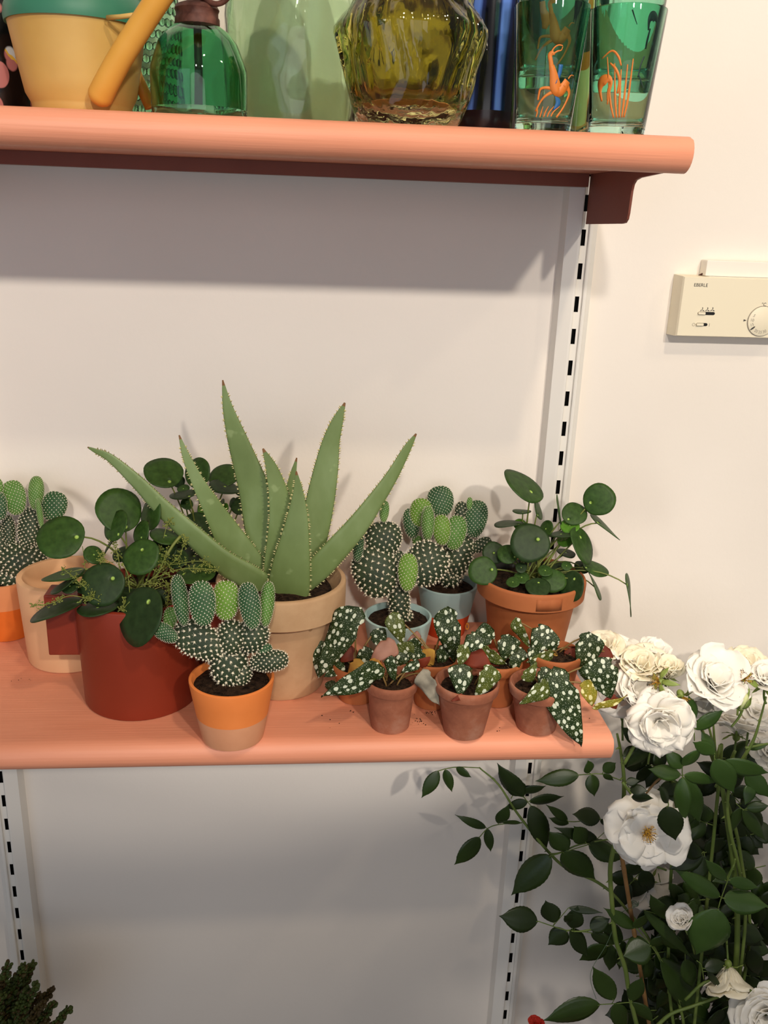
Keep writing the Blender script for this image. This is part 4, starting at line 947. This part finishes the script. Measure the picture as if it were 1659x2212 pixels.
decal(tB2, [[(1400, 64, 3), (1402, 44, 8), (1410, 34, 22), (1418, 40, 10), (1420, 56, 3)], [(1404, 60, 3), (1398, 84, 5), (1394, 104, 3)], [(1366, 20, 3), (1372, 40, 2), (1376, 52, 1)]], 'deco_dark', 'bird_print')
# ------------------------------------------------------------------ rose shrub
RB = V((at(1500, 2400, -.16).x, -.17, FLOOR))
root = thing('rose_bush', RB, 'white flowering rose shrub with dark green leaves beside the right end of the lower shelf', 'rose bush')
b = MB(); b.lathe([(0, .002), (.10, 0), (.104, .004), (.135, .24), (.142, .245), (.142, .28), (.132, .28), (.125, .22), (0, .215)], RB, 48); b.build('pot', M['terra'], root, angle=40)
b = MB(); b.lathe([(.124, .222), (.06, .232), (.0001, .234)], RB, 36); b.build('soil', M['soil'], root)
def stem(path, y, rpx, mat='rose_stem', name='stem', thorn=True):
    P = [at(p[0], p[1], p[2] if len(p) > 2 else y) for p in path]; sp = [V(p) for p in spline(P, 6)]
    b = MB(); r = rpx*mpp(sp[0]); b.tube(sp, [r*(1-.25*i/len(sp)) for i in range(len(sp))], 8)
    if thorn:
        for p in sp[4::9]:
            d = V((random.choice((-1, 1)), -.3, -.3)).normalized(); b.tube([p, p+d*r*2.6], [r*.6, .0001], 5)
    return b.build(name, M[mat], root)
BASE = [RB+V((0, 0, .23))]
def stem_from_pot(path, y, rpx, mat='rose_stem'):
    P = [at(p[0], p[1], p[2] if len(p) > 2 else y) for p in path]
    q = RB+V((random.uniform(-.05, .05), random.uniform(-.04, .04), .225)); P.append(q); sp = [V(p) for p in spline(P, 6)]
    b = MB(); r = rpx*mpp(sp[0]); b.tube(sp, [r*(.45+.55*min(1, i/(.3*len(sp)))) for i in range(len(sp))], 8)
    for p in sp[4:-8:7]:
        d = V((random.choice((-1, 1)), -.4, -.2)).normalized(); b.tube([p, p+d*r*2.4], [r*.7, .0001], 5)
    return b.build('stem', M[mat], root)
stem_from_pot([(1333, 1585), (1342, 1630), (1348, 1690), (1344, 1760), (1326, 1830), (1318, 1880), (1322, 1950), (1330, 2030), (1350, 2090), (1372, 2200)], -.16, 5.6)
stem_from_pot([(1553, 1640), (1560, 1700), (1572, 1775), (1584, 1860), (1592, 1960), (1590, 2080), (1570, 2250)], -.19, 7)
stem_from_pot([(1655, 1505), (1636, 1575), (1622, 1610), (1590, 1665), (1572, 1720), (1576, 1790), (1600, 1900), (1604, 2060)], -.20, 4)
stem_from_pot([(1430, 1620), (1500, 1560), (1540, 1640), (1560, 1700), (1600, 1850), (1610, 2100)], -.15, 4)
stem_from_pot([(1035, 1658, -.08), (1077, 1695, -.09), (1119, 1759, -.10), (1182, 1837, -.11), (1225, 1876, -.115), (1291, 1906, -.12), (1342, 1951, -.13), (1420, 2060, -.15), (1480, 2230, -.17)], -.1, 3.4)
stem_from_pot([(1420, 1640, -.15), (1460, 1720, -.12), (1450, 1880, -.12), (1446, 1990, -.13), (1450, 2180, -.15)], -.13, 4)
stem_from_pot([(1540, 1550, -.18), (1546, 1640, -.17), (1552, 1700, -.16)], -.18, 4)
stem([(1348, 1650), (1378, 1600), (1410, 1575)], -.20, 4); stem([(1345, 1690), (1380, 1740), (1404, 1790)], -.18, 3)
stem([(1610, 1616), (1640, 1610), (1662, 1606)], -.2, 3); stem([(1588, 1622), (1570, 1660), (1545, 1700)], -.19, 3.6)
stem([(1500, 1560), (1530, 1552), (1572, 1530), (1600, 1530)], -.21, 2.6); stem([(1392, 1718), (1420, 1686), (1440, 1680), (1470, 1672)], -.2, 2.6, 'rose_stem_red')
stem([(1570, 1900), (1585, 1868), (1588, 1855)], -.21, 2.6); stem([(1480, 2160), (1530, 2120), (1600, 2140), (1659, 2138)], -.19, 3.4)
stem([(1420, 2215), (1450, 2190), (1500, 2172), (1560, 2150)], -.20, 4); stem([(1570, 2040), (1567, 2000), (1560, 1980)], -.2, 2.5)
stem([(1318, 2040), (1290, 2010), (1250, 2012), (1225, 2010)], -.15, 2); stem([(1186, 1845), (1210, 1842), (1250, 1825), (1320, 1812)], -.125, 2)
def cleaf(rach, y, leaflets, mat='rose_leaf', seed=0, tw=None):
    """one compound rose leaf: rachis path and leaflets (base px, tip px, width px)"""
    rnd = random.Random(seed+100); b = MB()
    P = [at(p[0], p[1], y) for p in rach]; rs = [V(p) for p in spline(P, 4)]; b.tube(rs, .0008, 5, 2)
    for q in leaflets:
        B_, T_, w = q[:3]; dyt = rnd.uniform(-.014, .006); PB = at(*B_, y-.001); PT = at(*T_, y-.001+dyt)
        near = min(rs, key=lambda p: (p-PB).length); b.tube([near, PB, PB+(PT-PB)*.05], .0006, 5, 2)
        d = (PT-PB).normalized(); roll = rnd.uniform(-32, 32) if len(q) < 4 else q[3]
        n = Matrix.Rotation(math.radians(roll), 3, d) @ VIEW
        blade(b, PB, PT, w*.96*mpp(PB)/math.cos(math.radians(roll)), o_rose, n, bow=rnd.uniform(.0, .07), fold=rnd.uniform(-.28, -.02), wave=.006, nu=22, nv=6, ser=.022, seed=seed, mi=0, tipbend=rnd.uniform(0, .12))
    return b.build('leaf', [M[mat], M['rose_back'], M['rose_stem']], root, solid=(.0006, 1 if False else 0))
LF = [
 ([(940, 1668), (962, 1661), (990, 1657), (1038, 1659)], -.085, [((947, 1665), (911, 1726), 32), ((962, 1662), (976, 1713), 23), ((985, 1658), (1018, 1680), 20)], 'rose_leaf'),
 ([(1128, 1777), (1077, 1781), (1053, 1790), (1036, 1808)], -.105, [((1050, 1788), (985, 1762), 20), ((1036, 1808), (982, 1870), 44), ((1053, 1790), (1060, 1842), 22), ((1076, 1779), (1099, 1738), 30), ((1125, 1778), (1079, 1776), 12)], 'rose_leaf'),
 ([(1140, 1733), (1128, 1718), (1112, 1712), (1104, 1725)], -.10, [((1130, 1722), (1074, 1655), 42), ((1125, 1712), (1180, 1698), 24), ((1143, 1731), (1221, 1727), 28), ((1140, 1731), (1090, 1748), 24), ((1146, 1740), (1186, 1842), 48), ((1135, 1715), (1090, 1685), 40)], 'rose_leaf2'),
 ([(1328, 1790), (1297, 1770), (1240, 1775), (1190, 1770)], -.12, [((1226, 1772), (1183, 1741), 20), ((1297, 1768), (1238, 1758), 36), ((1297, 1770), (1328, 1788), 18), ((1290, 1812), (1200, 1790), 32), ((1228, 1780), (1188, 1770), 20)], 'rose_leaf2'),
 ([(1272, 1824), (1226, 1838), (1190, 1849)], -.13, [((1226, 1838), (1186, 1796), 46), ((1265, 1820), (1243, 1788), 40), ((1271, 1824), (1352, 1856), 42), ((1215, 1840), (1288, 1904), 60), ((1190, 1848), (1102, 1936), 56)], 'rose_leaf'),
 ([(1251, 1674), (1300, 1672), (1342, 1686)], -.13, [((1251, 1674), (1158, 1689), 38), ((1277, 1673), (1286, 1722), 34), ((1273, 1670), (1273, 1645), 26), ((1303, 1668), (1330, 1648), 26), ((1303, 1672), (1326, 1687), 15)], 'rose_leaf'),
 ([(1162, 1990), (1225, 2010), (1280, 2016), (1322, 2040)], -.15, [((1162, 1991), (1079, 1980), 56), ((1198, 1994), (1178, 1948), 44), ((1225, 2012), (1184, 2042), 46), ((1236, 2006), (1248, 1961), 40), ((1232, 2008), (1271, 2066), 36), ((1277, 2016), (1328, 2044), 26), ((1275, 2008), (1318, 1984), 36), ((1228, 1961), (1302, 1972), 16), ((1244, 1990), (1220, 1982), 30)], 'rose_leaf2'),
 ([(1297, 2170), (1330, 2168), (1370, 2166), (1400, 2180)], -.16, [((1297, 2170), (1178, 2214), 64), ((1326, 2161), (1281, 2090), 46), ((1363, 2163), (1388, 2114), 36), ((1329, 2167), (1352, 2232), 42), ((1363, 2166), (1412, 2212), 36)], 'rose_leaf'),
 ([(1375, 2005), (1398, 2032), (1427, 2072)], -.16, [((1406, 2043), (1346, 2066), 56), ((1405, 2043), (1455, 2024), 34), ((1427, 2072), (1542, 2212), 62), ((1372, 2005), (1309, 1964), 28), ((1375, 2006), (1396, 1976), 34)], 'rose_leaf'),
 ([(1480, 2060), (1460, 2020), (1440, 1980)], -.17, [((1480, 2072), (1502, 2142), 40), ((1390, 1966), (1500, 2074), 26), ((1440, 1985), (1405, 1940), 34), ((1470, 2050), (1425, 2010), 40)], 'rose_leaf'),
 ([(1551, 1964), (1558, 1940), (1572, 1902), (1586, 1868)], -.225, [((1551, 1964), (1504, 2066), 92, 8), ((1568, 1903), (1523, 1856), 28), ((1575, 1901), (1643, 1919), 28), ((1557, 1938), (1462, 1880), 36), ((1563, 1940), (1662, 1958), 52)], 'rose_leaf3'),
 ([(1474, 1640), (1474, 1675), (1478, 1682)], -.215, [((1477, 1679), (1519, 1787), 50), ((1474, 1679), (1475, 1786), 36), ((1471, 1675), (1400, 1661), 34), ((1478, 1674), (1552, 1692), 30), ((1474, 1660), (1438, 1622), 34), ((1476, 1655), (1516, 1620), 34)], 'rose_leaf3'),
 ([(1556, 1690), (1545, 1660), (1543, 1630)], -.22, [((1545, 1640), (1588, 1718), 54, 14), ((1565, 1643), (1664, 1674), 40), ((1544, 1630), (1517, 1580), 32), ((1545, 1628), (1497, 1604), 32)], 'rose_leaf3'),
 ([(1500, 1600), (1499, 1575), (1496, 1555)], -.225, [((1498, 1560), (1488, 1502), 32), ((1500, 1575), (1567, 1536), 34), ((1498, 1575), (1446, 1549), 38)], 'rose_leaf3'),
 ([(1600, 1670), (1612, 1668), (1640, 1690)], -.18, [((1612, 1668), (1664, 1726), 42), ((1613, 1617), (1662, 1608), 15), ((1625, 1690), (1610, 1740), 30)], 'rose_leaf3'),
 ([(1440, 1730), (1444, 1738), (1442, 1750)], -.262, [((1440, 1742), (1461, 1822), 56), ((1444, 1734), (1429, 1699), 22)], 'rose_leaf2'),
 ([(1358, 1700), (1368, 1714), (1372, 1722)], -.262, [((1364, 1722), (1412, 1727), 28), ((1360, 1705), (1400, 1708), 22), ((1352, 1690), (1382, 1686), 18)], 'rose_leaf2'),
 ([(1590, 1735), (1604, 1748), (1620, 1750)], -.19, [((1604, 1748), (1655, 1817), 32), ((1612, 1746), (1662, 1740), 26), ((1600, 1745), (1580, 1800), 30)], 'rose_leaf'),
 ([(1350, 1640), (1376, 1606), (1392, 1590)], -.19, [((1376, 1604), (1342, 1570), 26), ((1372, 1612), (1344, 1636), 18), ((1392, 1592), (1388, 1655), 38), ((1412, 1600), (1355, 1662), 44), ((1420, 1620), (1436, 1660), 40)], 'rose_leaf2'),
 ([(1480, 1860), (1500, 1850), (1520, 1840)], -.14, [((1518, 1846), (1446, 1880), 44), ((1518, 1844), (1466, 1828), 36), ((1522, 1848), (1500, 1910), 36), ((1524, 1842), (1566, 1810), 34)], 'rose_leaf2'),
 ([(1520, 2115), (1515, 2085), (1505, 2075)], -.235, [((1522, 2092), (1568, 2078), 28), ((1528, 2098), (1560, 2140), 16)], 'rose_leaf2'),
 ([(1590, 2150), (1600, 2180), (1620, 2200)], -.16, [((1560, 2180), (1530, 2230), 50), ((1600, 2010), (1655, 2030), 46), ((1620, 2050), (1640, 2110), 40), ((1610, 2060), (1570, 2040), 40)], 'rose_leaf2'),
]
for i, (rach, y, ll, mt) in enumerate(LF): cleaf(rach, y, ll, mt, i*7)
rnd = random.Random(21)
# denser foliage deeper in the shrub
zones = [(1480, 1660, 1700, 1840, 7), (1400, 1660, 1820, 1960, 13), (1440, 1660, 1960, 2100, 16), (1400, 1660, 2080, 2240, 16), (1350, 1480, 1980, 2200, 8), (1440, 1660, 1590, 1700, 5)]
n = 0
for x0, x1, y0, y1, cnt in zones:
    for _ in range(cnt):
        px, py = rnd.uniform(x0, x1), rnd.uniform(y0, y1); y = rnd.uniform(-.15, -.055); a = rnd.uniform(-PI, PI)
        dx, dy = math.cos(a), math.sin(a)*.8+.2; L = rnd.uniform(50, 80)
        rach = [(px, py), (px+dx*L*.5, py+dy*L*.5), (px+dx*L, py+dy*L)]; ll = [((px+dx*L, py+dy*L), (px+dx*(L+62), py+dy*(L+62)+8), rnd.uniform(34, 48))]
        for t in (.45, .85):
            for sg in (-1, 1):
                bx, by = px+dx*L*t, py+dy*L*t; ex, ey = dx*.45-dy*sg*.9, dy*.45+dx*sg*.9; q = rnd.uniform(44, 62)
                ll.append(((bx, by), (bx+ex*q, by+ey*q+6), rnd.uniform(28, 42)))
        cleaf(rach, y, ll, rnd.choice(('rose_leaf2', 'rose_leaf2', 'rose_leaf')), 500+n); n += 1
def flower(px, py, rpx, y, axis, openness=1., seed=0, mat='petal', whorls=4, per=6, stam=0, pointy=0, sepals=True, ruff=.05, stem_to=None):
    rnd = random.Random(seed); c = at(px, py, y); R = rpx*mpp(c); A = V(axis).normalized(); e1 = A.orthogonal().normalized(); e2 = A.cross(e1)
    b = MB()
    for k in range(whorls):
        u = k/(max(1, whorls-1)); a_end = math.radians((88-(34 if stam else 62)*u)*openness+8*rnd.uniform(-1, 1)); Lk = R*(1.06-.42*u); m_ = per if k < whorls-1 else max(3, per-2)
        for j in range(m_):
            f = 2*PI*(j+.5*(k % 2))/m_+rnd.uniform(-.2, .2); rd = e1*math.cos(f)+e2*math.sin(f); tg = A.cross(rd)
            L = Lk*rnd.uniform(.88, 1.08); ae = a_end+math.radians(rnd.uniform(-14, 12)); wdt = L*rnd.uniform(.98, 1.40); cup = rnd.uniform(.10, .32)
            ph = rnd.random()*6; r, h = R*.03, -R*.02*k; rows = []; nu, nv = 9, 8; rec = rnd.uniform(.0, .55)
            for i in range(nu+1):
                t = i/nu; al = ae*(.55+.45*min(1, t*1.6))+(rec*max(0, t-.65)/.35*.9)
                if i: r += math.sin(al)*L/nu; h += math.cos(al)*L/nu
                ww = (.22+.78*(min(1, t/.62))**.7) if t < .62 else math.sqrt(max(0, 1-((t-.62)/(.40))**2))
                if pointy: ww *= 1-pointy*max(0, t-.5)
                row = []
                for q in range(nv+1):
                    v = -1+2*q/nv; x = wdt*.5*ww*v; z = cup*wdt*.5*(v*v)*ww
                    rf = ruff*L*t*t*math.sin(3.2*v+ph)+ruff*.5*L*t**3*math.sin(7*v+2*ph)
                    row.append(c+rd*(r-z*math.cos(al))+A*(h+z*math.sin(al)+rf)+tg*x)
                rows.append(row)
            b.grid(rows)
    o = b.build('rose_flower', M[mat], root, solid=(.0006, 0))
    if stam:
        b = MB()
        for _ in range(70):
            f = rnd.random()*2*PI; q = R*stam*math.sqrt(rnd.random()); p = c+A*R*.06; e = c+(e1*math.cos(f)+e2*math.sin(f))*q+A*(R*.30-q*.25)
            b.tube([p+(e-p)*.25, e], .00025, 4); b.blob(e, rnd.uniform(.0007, .0012), rnd.choice((0, 0, 1)))
        b.blob(c+A*R*.12, R*.10)
        b.build('stamens', [M['stamen'], M['stamen_dark']], o)
    if sepals:
        b = MB(); b.ell(c-A*R*.14, e1*R*.13, e2*R*.13, A*R*.15, 6, 10)
        for j in range(5):
            f = 2*PI*j/5; rd = e1*math.cos(f)+e2*math.sin(f); p = c-A*R*.07+rd*R*.08; blade(b, p, p+rd*R*.5-A*R*rnd.uniform(-.05, .3), R*.16, o_rose, A, nu=6, nv=2)
        b.build('sepals', M['sepal'], o, solid=(.0004, 0))
        if stem_to:
            b = MB(); q = at(*stem_to); b.tube(bez(c-A*R*.25, c-A*R*.9, q, 8), .0016, 7); b.build('flower_stalk', M['rose_stem'], o)
    return o
U = V((0, 0, 1)); FW = V(VIEW)
flower(1302, 1414, 48, -.13, U*.9+FW*.3+V((-.4, 0, 0)), .8, 11, 'petal_cream', 4, 6, stem_to=(1345, 1560, -.15))
flower(1345, 1426, 50, -.135, U*1.0+FW*.4, .7, 31, 'petal', 4, 6, pointy=.3, stem_to=(1360, 1560, -.15))
flower(1408, 1420, 44, -.14, U*1.0+FW*.3+V((.2, 0, 0)), .6, 32, 'petal', 4, 6, pointy=.4, stem_to=(1400, 1560, -.15))
flower(1338, 1480, 66, -.15, FW*.9+U*.3+V((-.4, 0, 0)), 1.0, 12, 'petal', 3, 6, .22, stem_to=(1345, 1600, -.16))
flower(1380, 1452, 62, -.16, U*1.0+FW*.5, .62, 13, 'petal_cream', 5, 6, pointy=.35, stem_to=(1400, 1580, -.17))
flower(1366, 1502, 62, -.185, FW*.6+U*.7+V((.2, 0, 0)), .75, 14, 'petal', 5, 6, pointy=.35, ruff=.09, stem_to=(1370, 1600, -.18))
flower(1441, 1462, 44, -.175, U*1.0+FW*.25, .30, 15, 'petal_cream', 4, 6, ruff=.03, stem_to=(1452, 1560, -.17))
flower(1424, 1556, 76, -.225, FW*1.0+V((-.15, 0, -.1)), 1.0, 16, 'petal', 5, 6, pointy=.55, ruff=.13, stem_to=(1400, 1650, -.19))
flower(1537, 1480, 76, -.205, U*1.0+FW*.75+V((.1, 0, 0)), .74, 17, 'petal', 5, 5, ruff=.07, stem_to=(1545, 1620, -.18))
flower(1520, 1500, 70, -.185, FW*.4-U*.5, .9, 27, 'petal', 2, 6, sepals=False)
flower(1606, 1446, 52, -.12, U*1.0+FW*.2, .7, 18, 'petal_cream', 4, 6, stem_to=(1590, 1600, -.14))
flower(1653, 1478, 52, -.20, U*.9+FW*.4+V((-.2, 0, 0)), .55, 19, 'petal', 4, 6, stem_to=(1655, 1520, -.2))
flower(1592, 1584, 62, -.13, -FW*.25+U*.6+V((.1, 0, 0)), .95, 20, 'petal', 3, 6, stem_to=(1580, 1700, -.15))
flower(1630, 1540, 46, -.12, FW*.5+U*.5, .9, 28, 'petal', 3, 6, stem_to=(1610, 1640, -.14))
flower(1396, 1796, 84, -.215, FW*1.0+U*.12+V((-.05, 0, 0)), 1.04, 22, 'petal', 3, 6, .22, ruff=.09, stem_to=(1400, 1840, -.17))
flower(1400, 1905, 58, -.10, FW*.3-U*.7+V((.3, 0, 0)), .9, 23, 'petal', 3, 6, stem_to=(1440, 1880, -.11))
flower(1478, 1994, 40, -.20, FW*.25+U*.7+V((-.5, 0, 0)), .34, 24, 'petal', 4, 6, stem_to=(1500, 2060, -.18))
flower(1574, 2092, 62, -.22, FW*.55-U*.85+V((0, 0, 0)), .62, 25, 'petal_cream', 5, 6, ruff=.05, stem_to=(1570, 2020, -.19))
flower(1654, 2192, 78, -.26, FW*.9+U*.2+V((-.3, 0, 0)), .8, 26, 'petal', 5, 6, stem_to=(1640, 2260, -.2))
flower(1655, 1625, 40, -.12, FW*.4+U*.3, .95, 29, 'petal', 3, 6)
# bud and spent centres
def bud(px, py, y, R, label=None):
    c = at(px, py, y); A = (U+V((.06, 0, 0))).normalized(); e1 = A.orthogonal().normalized(); e2 = A.cross(e1); k = mpp(c); r = R*k
    b = MB(); b.ell(c, e1*r*.62, e2*r*.62, A*r*1.05, 10, 14); o = b.build('rose_bud', petal_bud, root)
    b = MB(); b.ell(c-A*r*.95, e1*r*.32, e2*r*.32, A*r*.32, 6, 10)
    for j in range(5):
        f = 2*PI*j/5+.4; rd = e1*math.cos(f)+e2*math.sin(f); p = c-A*r*.9+rd*r*.3; blade(b, p, c+rd*r*.86+A*r*.75, r*.66, o_rose, rd, bow=.16, fold=-.15, nu=8, nv=4)
    b.build('sepals', M['sepal'], o, solid=(.0005, 0))
petal_bud = petal_mat('green_white_bud', (206, 214, 140), (226, 230, 170), .2)
bud(1604, 1514, -.235, 20)
stem([(1604, 1532), (1596, 1550), (1580, 1570)], -.234, 3, name='stem', thorn=False)
for px, py, ax in ((1424, 1472, (-.8, -.4, .3)), (1474, 1504, (.3, -.6, -.4)), (1606, 1468, (0, -.5, .6))):
    c = at(px, py, -.215); A = V(ax).normalized(); e1 = A.orthogonal().normalized(); e2 = A.cross(e1); b = MB()
    for _ in range(46):
        f = rnd.random()*2*PI; e = c+(e1*math.cos(f)+e2*math.sin(f))*.011*math.sqrt(rnd.random())+A*.011; b.tube([c, e], .0002, 4); b.blob(e, rnd.uniform(.0005, .001), 1)
    o = b.build('spent_flower', [M['stamen'], M['stamen_dark']], root)
    b = MB(); b.ell(c-A*.004, e1*.005, e2*.005, A*.006, 6, 10)
    for j in range(5):
        f = 2*PI*j/5; rd = e1*math.cos(f)+e2*math.sin(f); blade(b, c+rd*.003, c+rd*.024-A*.006+V((.004, 0, -.004)), .008, o_rose, A, nu=8, nv=3)
    b.build('sepals', M['sepal'], o, solid=(.0004, 0))
# bamboo cane with twine
P = [at(1337, 1812, -.145), at(1352, 1920, -.145), at(1372, 2050, -.145), at(1392, 2150, -.145)]
d = (P[-1]-P[0]).normalized(); e = P[0]+d*((RB.z+.10-P[0].z)/d.z)
root2 = thing('bamboo_cane', e, 'brown bamboo cane supporting the rose stems', 'cane')
b = MB(); L = (e-P[0]).length; pts, rs = [], []
for i in range(60):
    t = i/59; pts.append(P[0]+(e-P[0])*t); rs.append(.0032*(1.16 if i % 9 == 4 else 1))
b.tube(pts, rs, 12); b.build('cane', M['bamboo'], root2)
b = MB(); q = at(1374, 1958, -.150)
for k in range(3): b.tube([q+V((.0052*math.cos(a), .0052*math.sin(a)+.005, -.002*k+.0008*a)) for a in [2*PI*i/12 for i in range(13)]], .0005, 5)
b.tube(spline([q, at(1340, 1975, -.152), at(1310, 2040, -.155), at(1280, 2090, -.158), at(1276, 2120, -.158), at(1288, 2158, -.158)], 5), .0004, 5)
b.build('twine_tie', M['twine'], root2)
# ------------------------------------------------------------------ shrublet at the bottom left
SB = V((at(10, 2250, -.13).x, -.13, FLOOR))
root3 = thing('potted_shrublet', SB, 'dark green scaly leaved shrublet poking in at the bottom left corner', 'potted plant')
b = MB(); ph = 1.75-1.42
zt_ = at(20, 2420, -.13).z-FLOOR
b.lathe([(0, .002), (.07, 0), (.074, .004), (.095, zt_-.03), (.1, zt_), (.092, zt_), (.085, zt_-.03), (0, zt_-.03)], SB, 40); b.build('pot', M['terra'], root3, angle=40)
b = MB(); b.lathe([(.086, zt_-.026), (.0001, zt_-.018)], SB, 30); b.build('soil', M['soil'], root3)
rnd = random.Random(3)
tips = [(17, 2086), (52, 2088), (71, 2083), (78, 2130), (112, 2138), (117, 2166), (148, 2180), (36, 2110), (6, 2120), (58, 2140), (30, 2150), (92, 2168), (70, 2180), (40, 2190), (10, 2180), (100, 2205), (-8, 2100), (130, 2210), (60, 2215), (-14, 2160), (24, 2134), (84, 2150), (46, 2165), (4, 2150), (104, 2186), (74, 2206), (20, 2206), (50, 2108)]
for i, (x, y) in enumerate(tips):
    yy = -.13+rnd.uniform(-.035, .035); T = at(x, y, yy); Bs = at(x*.55-2+rnd.uniform(-6, 6), min(2300, y+95), -.13+(yy+.13)*.4); bs0 = SB+V((rnd.uniform(-.03, .03), rnd.uniform(-.03, .03), zt_-.025))
    sp = bez(Bs, (Bs+T)/2+V((-.004, 0, .006)), T, 14); b = MB(); b.tube([bs0]+sp, .0016, 5, 1)
    for q, p in enumerate(sp):
        d = (sp[min(q+1, 14)]-sp[max(q-1, 0)]).normalized(); e1 = d.orthogonal().normalized(); e2 = d.cross(e1); ta = 1-.35*(q/14)
        for k in range(6):
            f = 2*PI*k/6+q*.9+rnd.uniform(-.4, .4); rd = (e1*math.cos(f)+e2*math.sin(f)); o_ = p+rd*.0046*ta*rnd.uniform(.6, 1.7)+d*rnd.uniform(-.002, .002)
            ax = (rd*rnd.uniform(.6, 1.5)+d).normalized(); u = ax.orthogonal().normalized(); v = ax.cross(u); z_ = rnd.uniform(.7, 1.5)
            b.ell(o_, u*.0027*z_, v*.0018*z_, ax*.0050*ta*z_, 4, 6, rnd.choice((0, 0, 0, 2)))
    b.build('shoot', [M['conifer_brown'] if rnd.random() < .2 else M['conifer'], M['rose_stem_red'], M['conifer_brown']], root3)
# red flower peeking in at the very bottom
q = at(1158, 2214, -.05); RS = V((q.x, -.06, FLOOR))
root4 = thing('red_flower_plant', RS, 'blurred red flower just peeking in at the bottom edge left of the rose shrub', 'flower')
b = MB(); b.lathe([(0, .002), (.04, 0), (.055, .10), (.052, .10), (.045, .09), (0, .09)], RS, 30); b.build('pot', M['terra'], root4, angle=40)
b = MB(); b.tube(bez(RS+V((0, 0, .085)), RS+V((.01, 0, .3)), q, 8), .0016, 6); b.build('stem', M['rose_stem'], root4)
root_keep = root; root = root4
o = flower(1158, 2216, 20, -.05, U, .8, 41, 'redpetal', 3, 5, sepals=False); o.name = 'red_bloom'; o.data.name = 'red_bloom'
# ------------------------------------------------------------------ light
w = bpy.data.worlds.new('World'); sc.world = w; w.use_nodes = True; nt = w.node_tree; bg = nt.nodes['Background']
tc = nt.nodes.new('ShaderNodeTexCoord'); sx = nt.nodes.new('ShaderNodeSeparateXYZ'); nt.links.new(tc.outputs['Generated'], sx.inputs[0])
rp = nt.nodes.new('ShaderNodeValToRGB'); rp.color_ramp.elements[0].position = .35; rp.color_ramp.elements[0].color = (.31, .30, .31, 1)
rp.color_ramp.elements[1].position = .75; rp.color_ramp.elements[1].color = (.42, .39, .36, 1)
mz = nt.nodes.new('ShaderNodeMath'); mz.operation = 'MULTIPLY_ADD'; mz.inputs[1].default_value = .5; mz.inputs[2].default_value = .5
nt.links.new(sx.outputs['Z'], mz.inputs[0]); nt.links.new(mz.outputs[0], rp.inputs[0]); nt.links.new(rp.outputs[0], bg.inputs[0]); bg.inputs[1].default_value = WORLD
def lamp(kind, loc, power, color, size=.1, target=None, sizey=None, spot=None, blend=.6):
    l = bpy.data.lights.new('lamp', kind); l.energy = power; l.color = color
    if kind == 'AREA':
        l.size = size
        if sizey: l.shape = 'RECTANGLE'; l.size_y = sizey
    else: l.shadow_soft_size = size
    if kind == 'SPOT': l.spot_size = math.radians(spot or 70); l.spot_blend = blend
    o = bpy.data.objects.new(kind.lower()+'_lamp', l); C.objects.link(o); o.location = loc
    if target is not None: o.rotation_euler = (V(target)-V(loc)).to_track_quat('-Z', 'Y').to_euler()
    return o
for a in LAMPS: lamp(*a[0], **a[1])
cy = sc.cycles
cy.max_bounces = 16; cy.transmission_bounces = 16; cy.glossy_bounces = 6; cy.transparent_max_bounces = 12; cy.caustics_reflective = False
cy.use_denoising = True
vs = sc.view_settings; vs.view_transform = 'Standard'; vs.look = 'None'; vs.exposure = EXPO; vs.gamma = 1; vs.use_curve_mapping = False
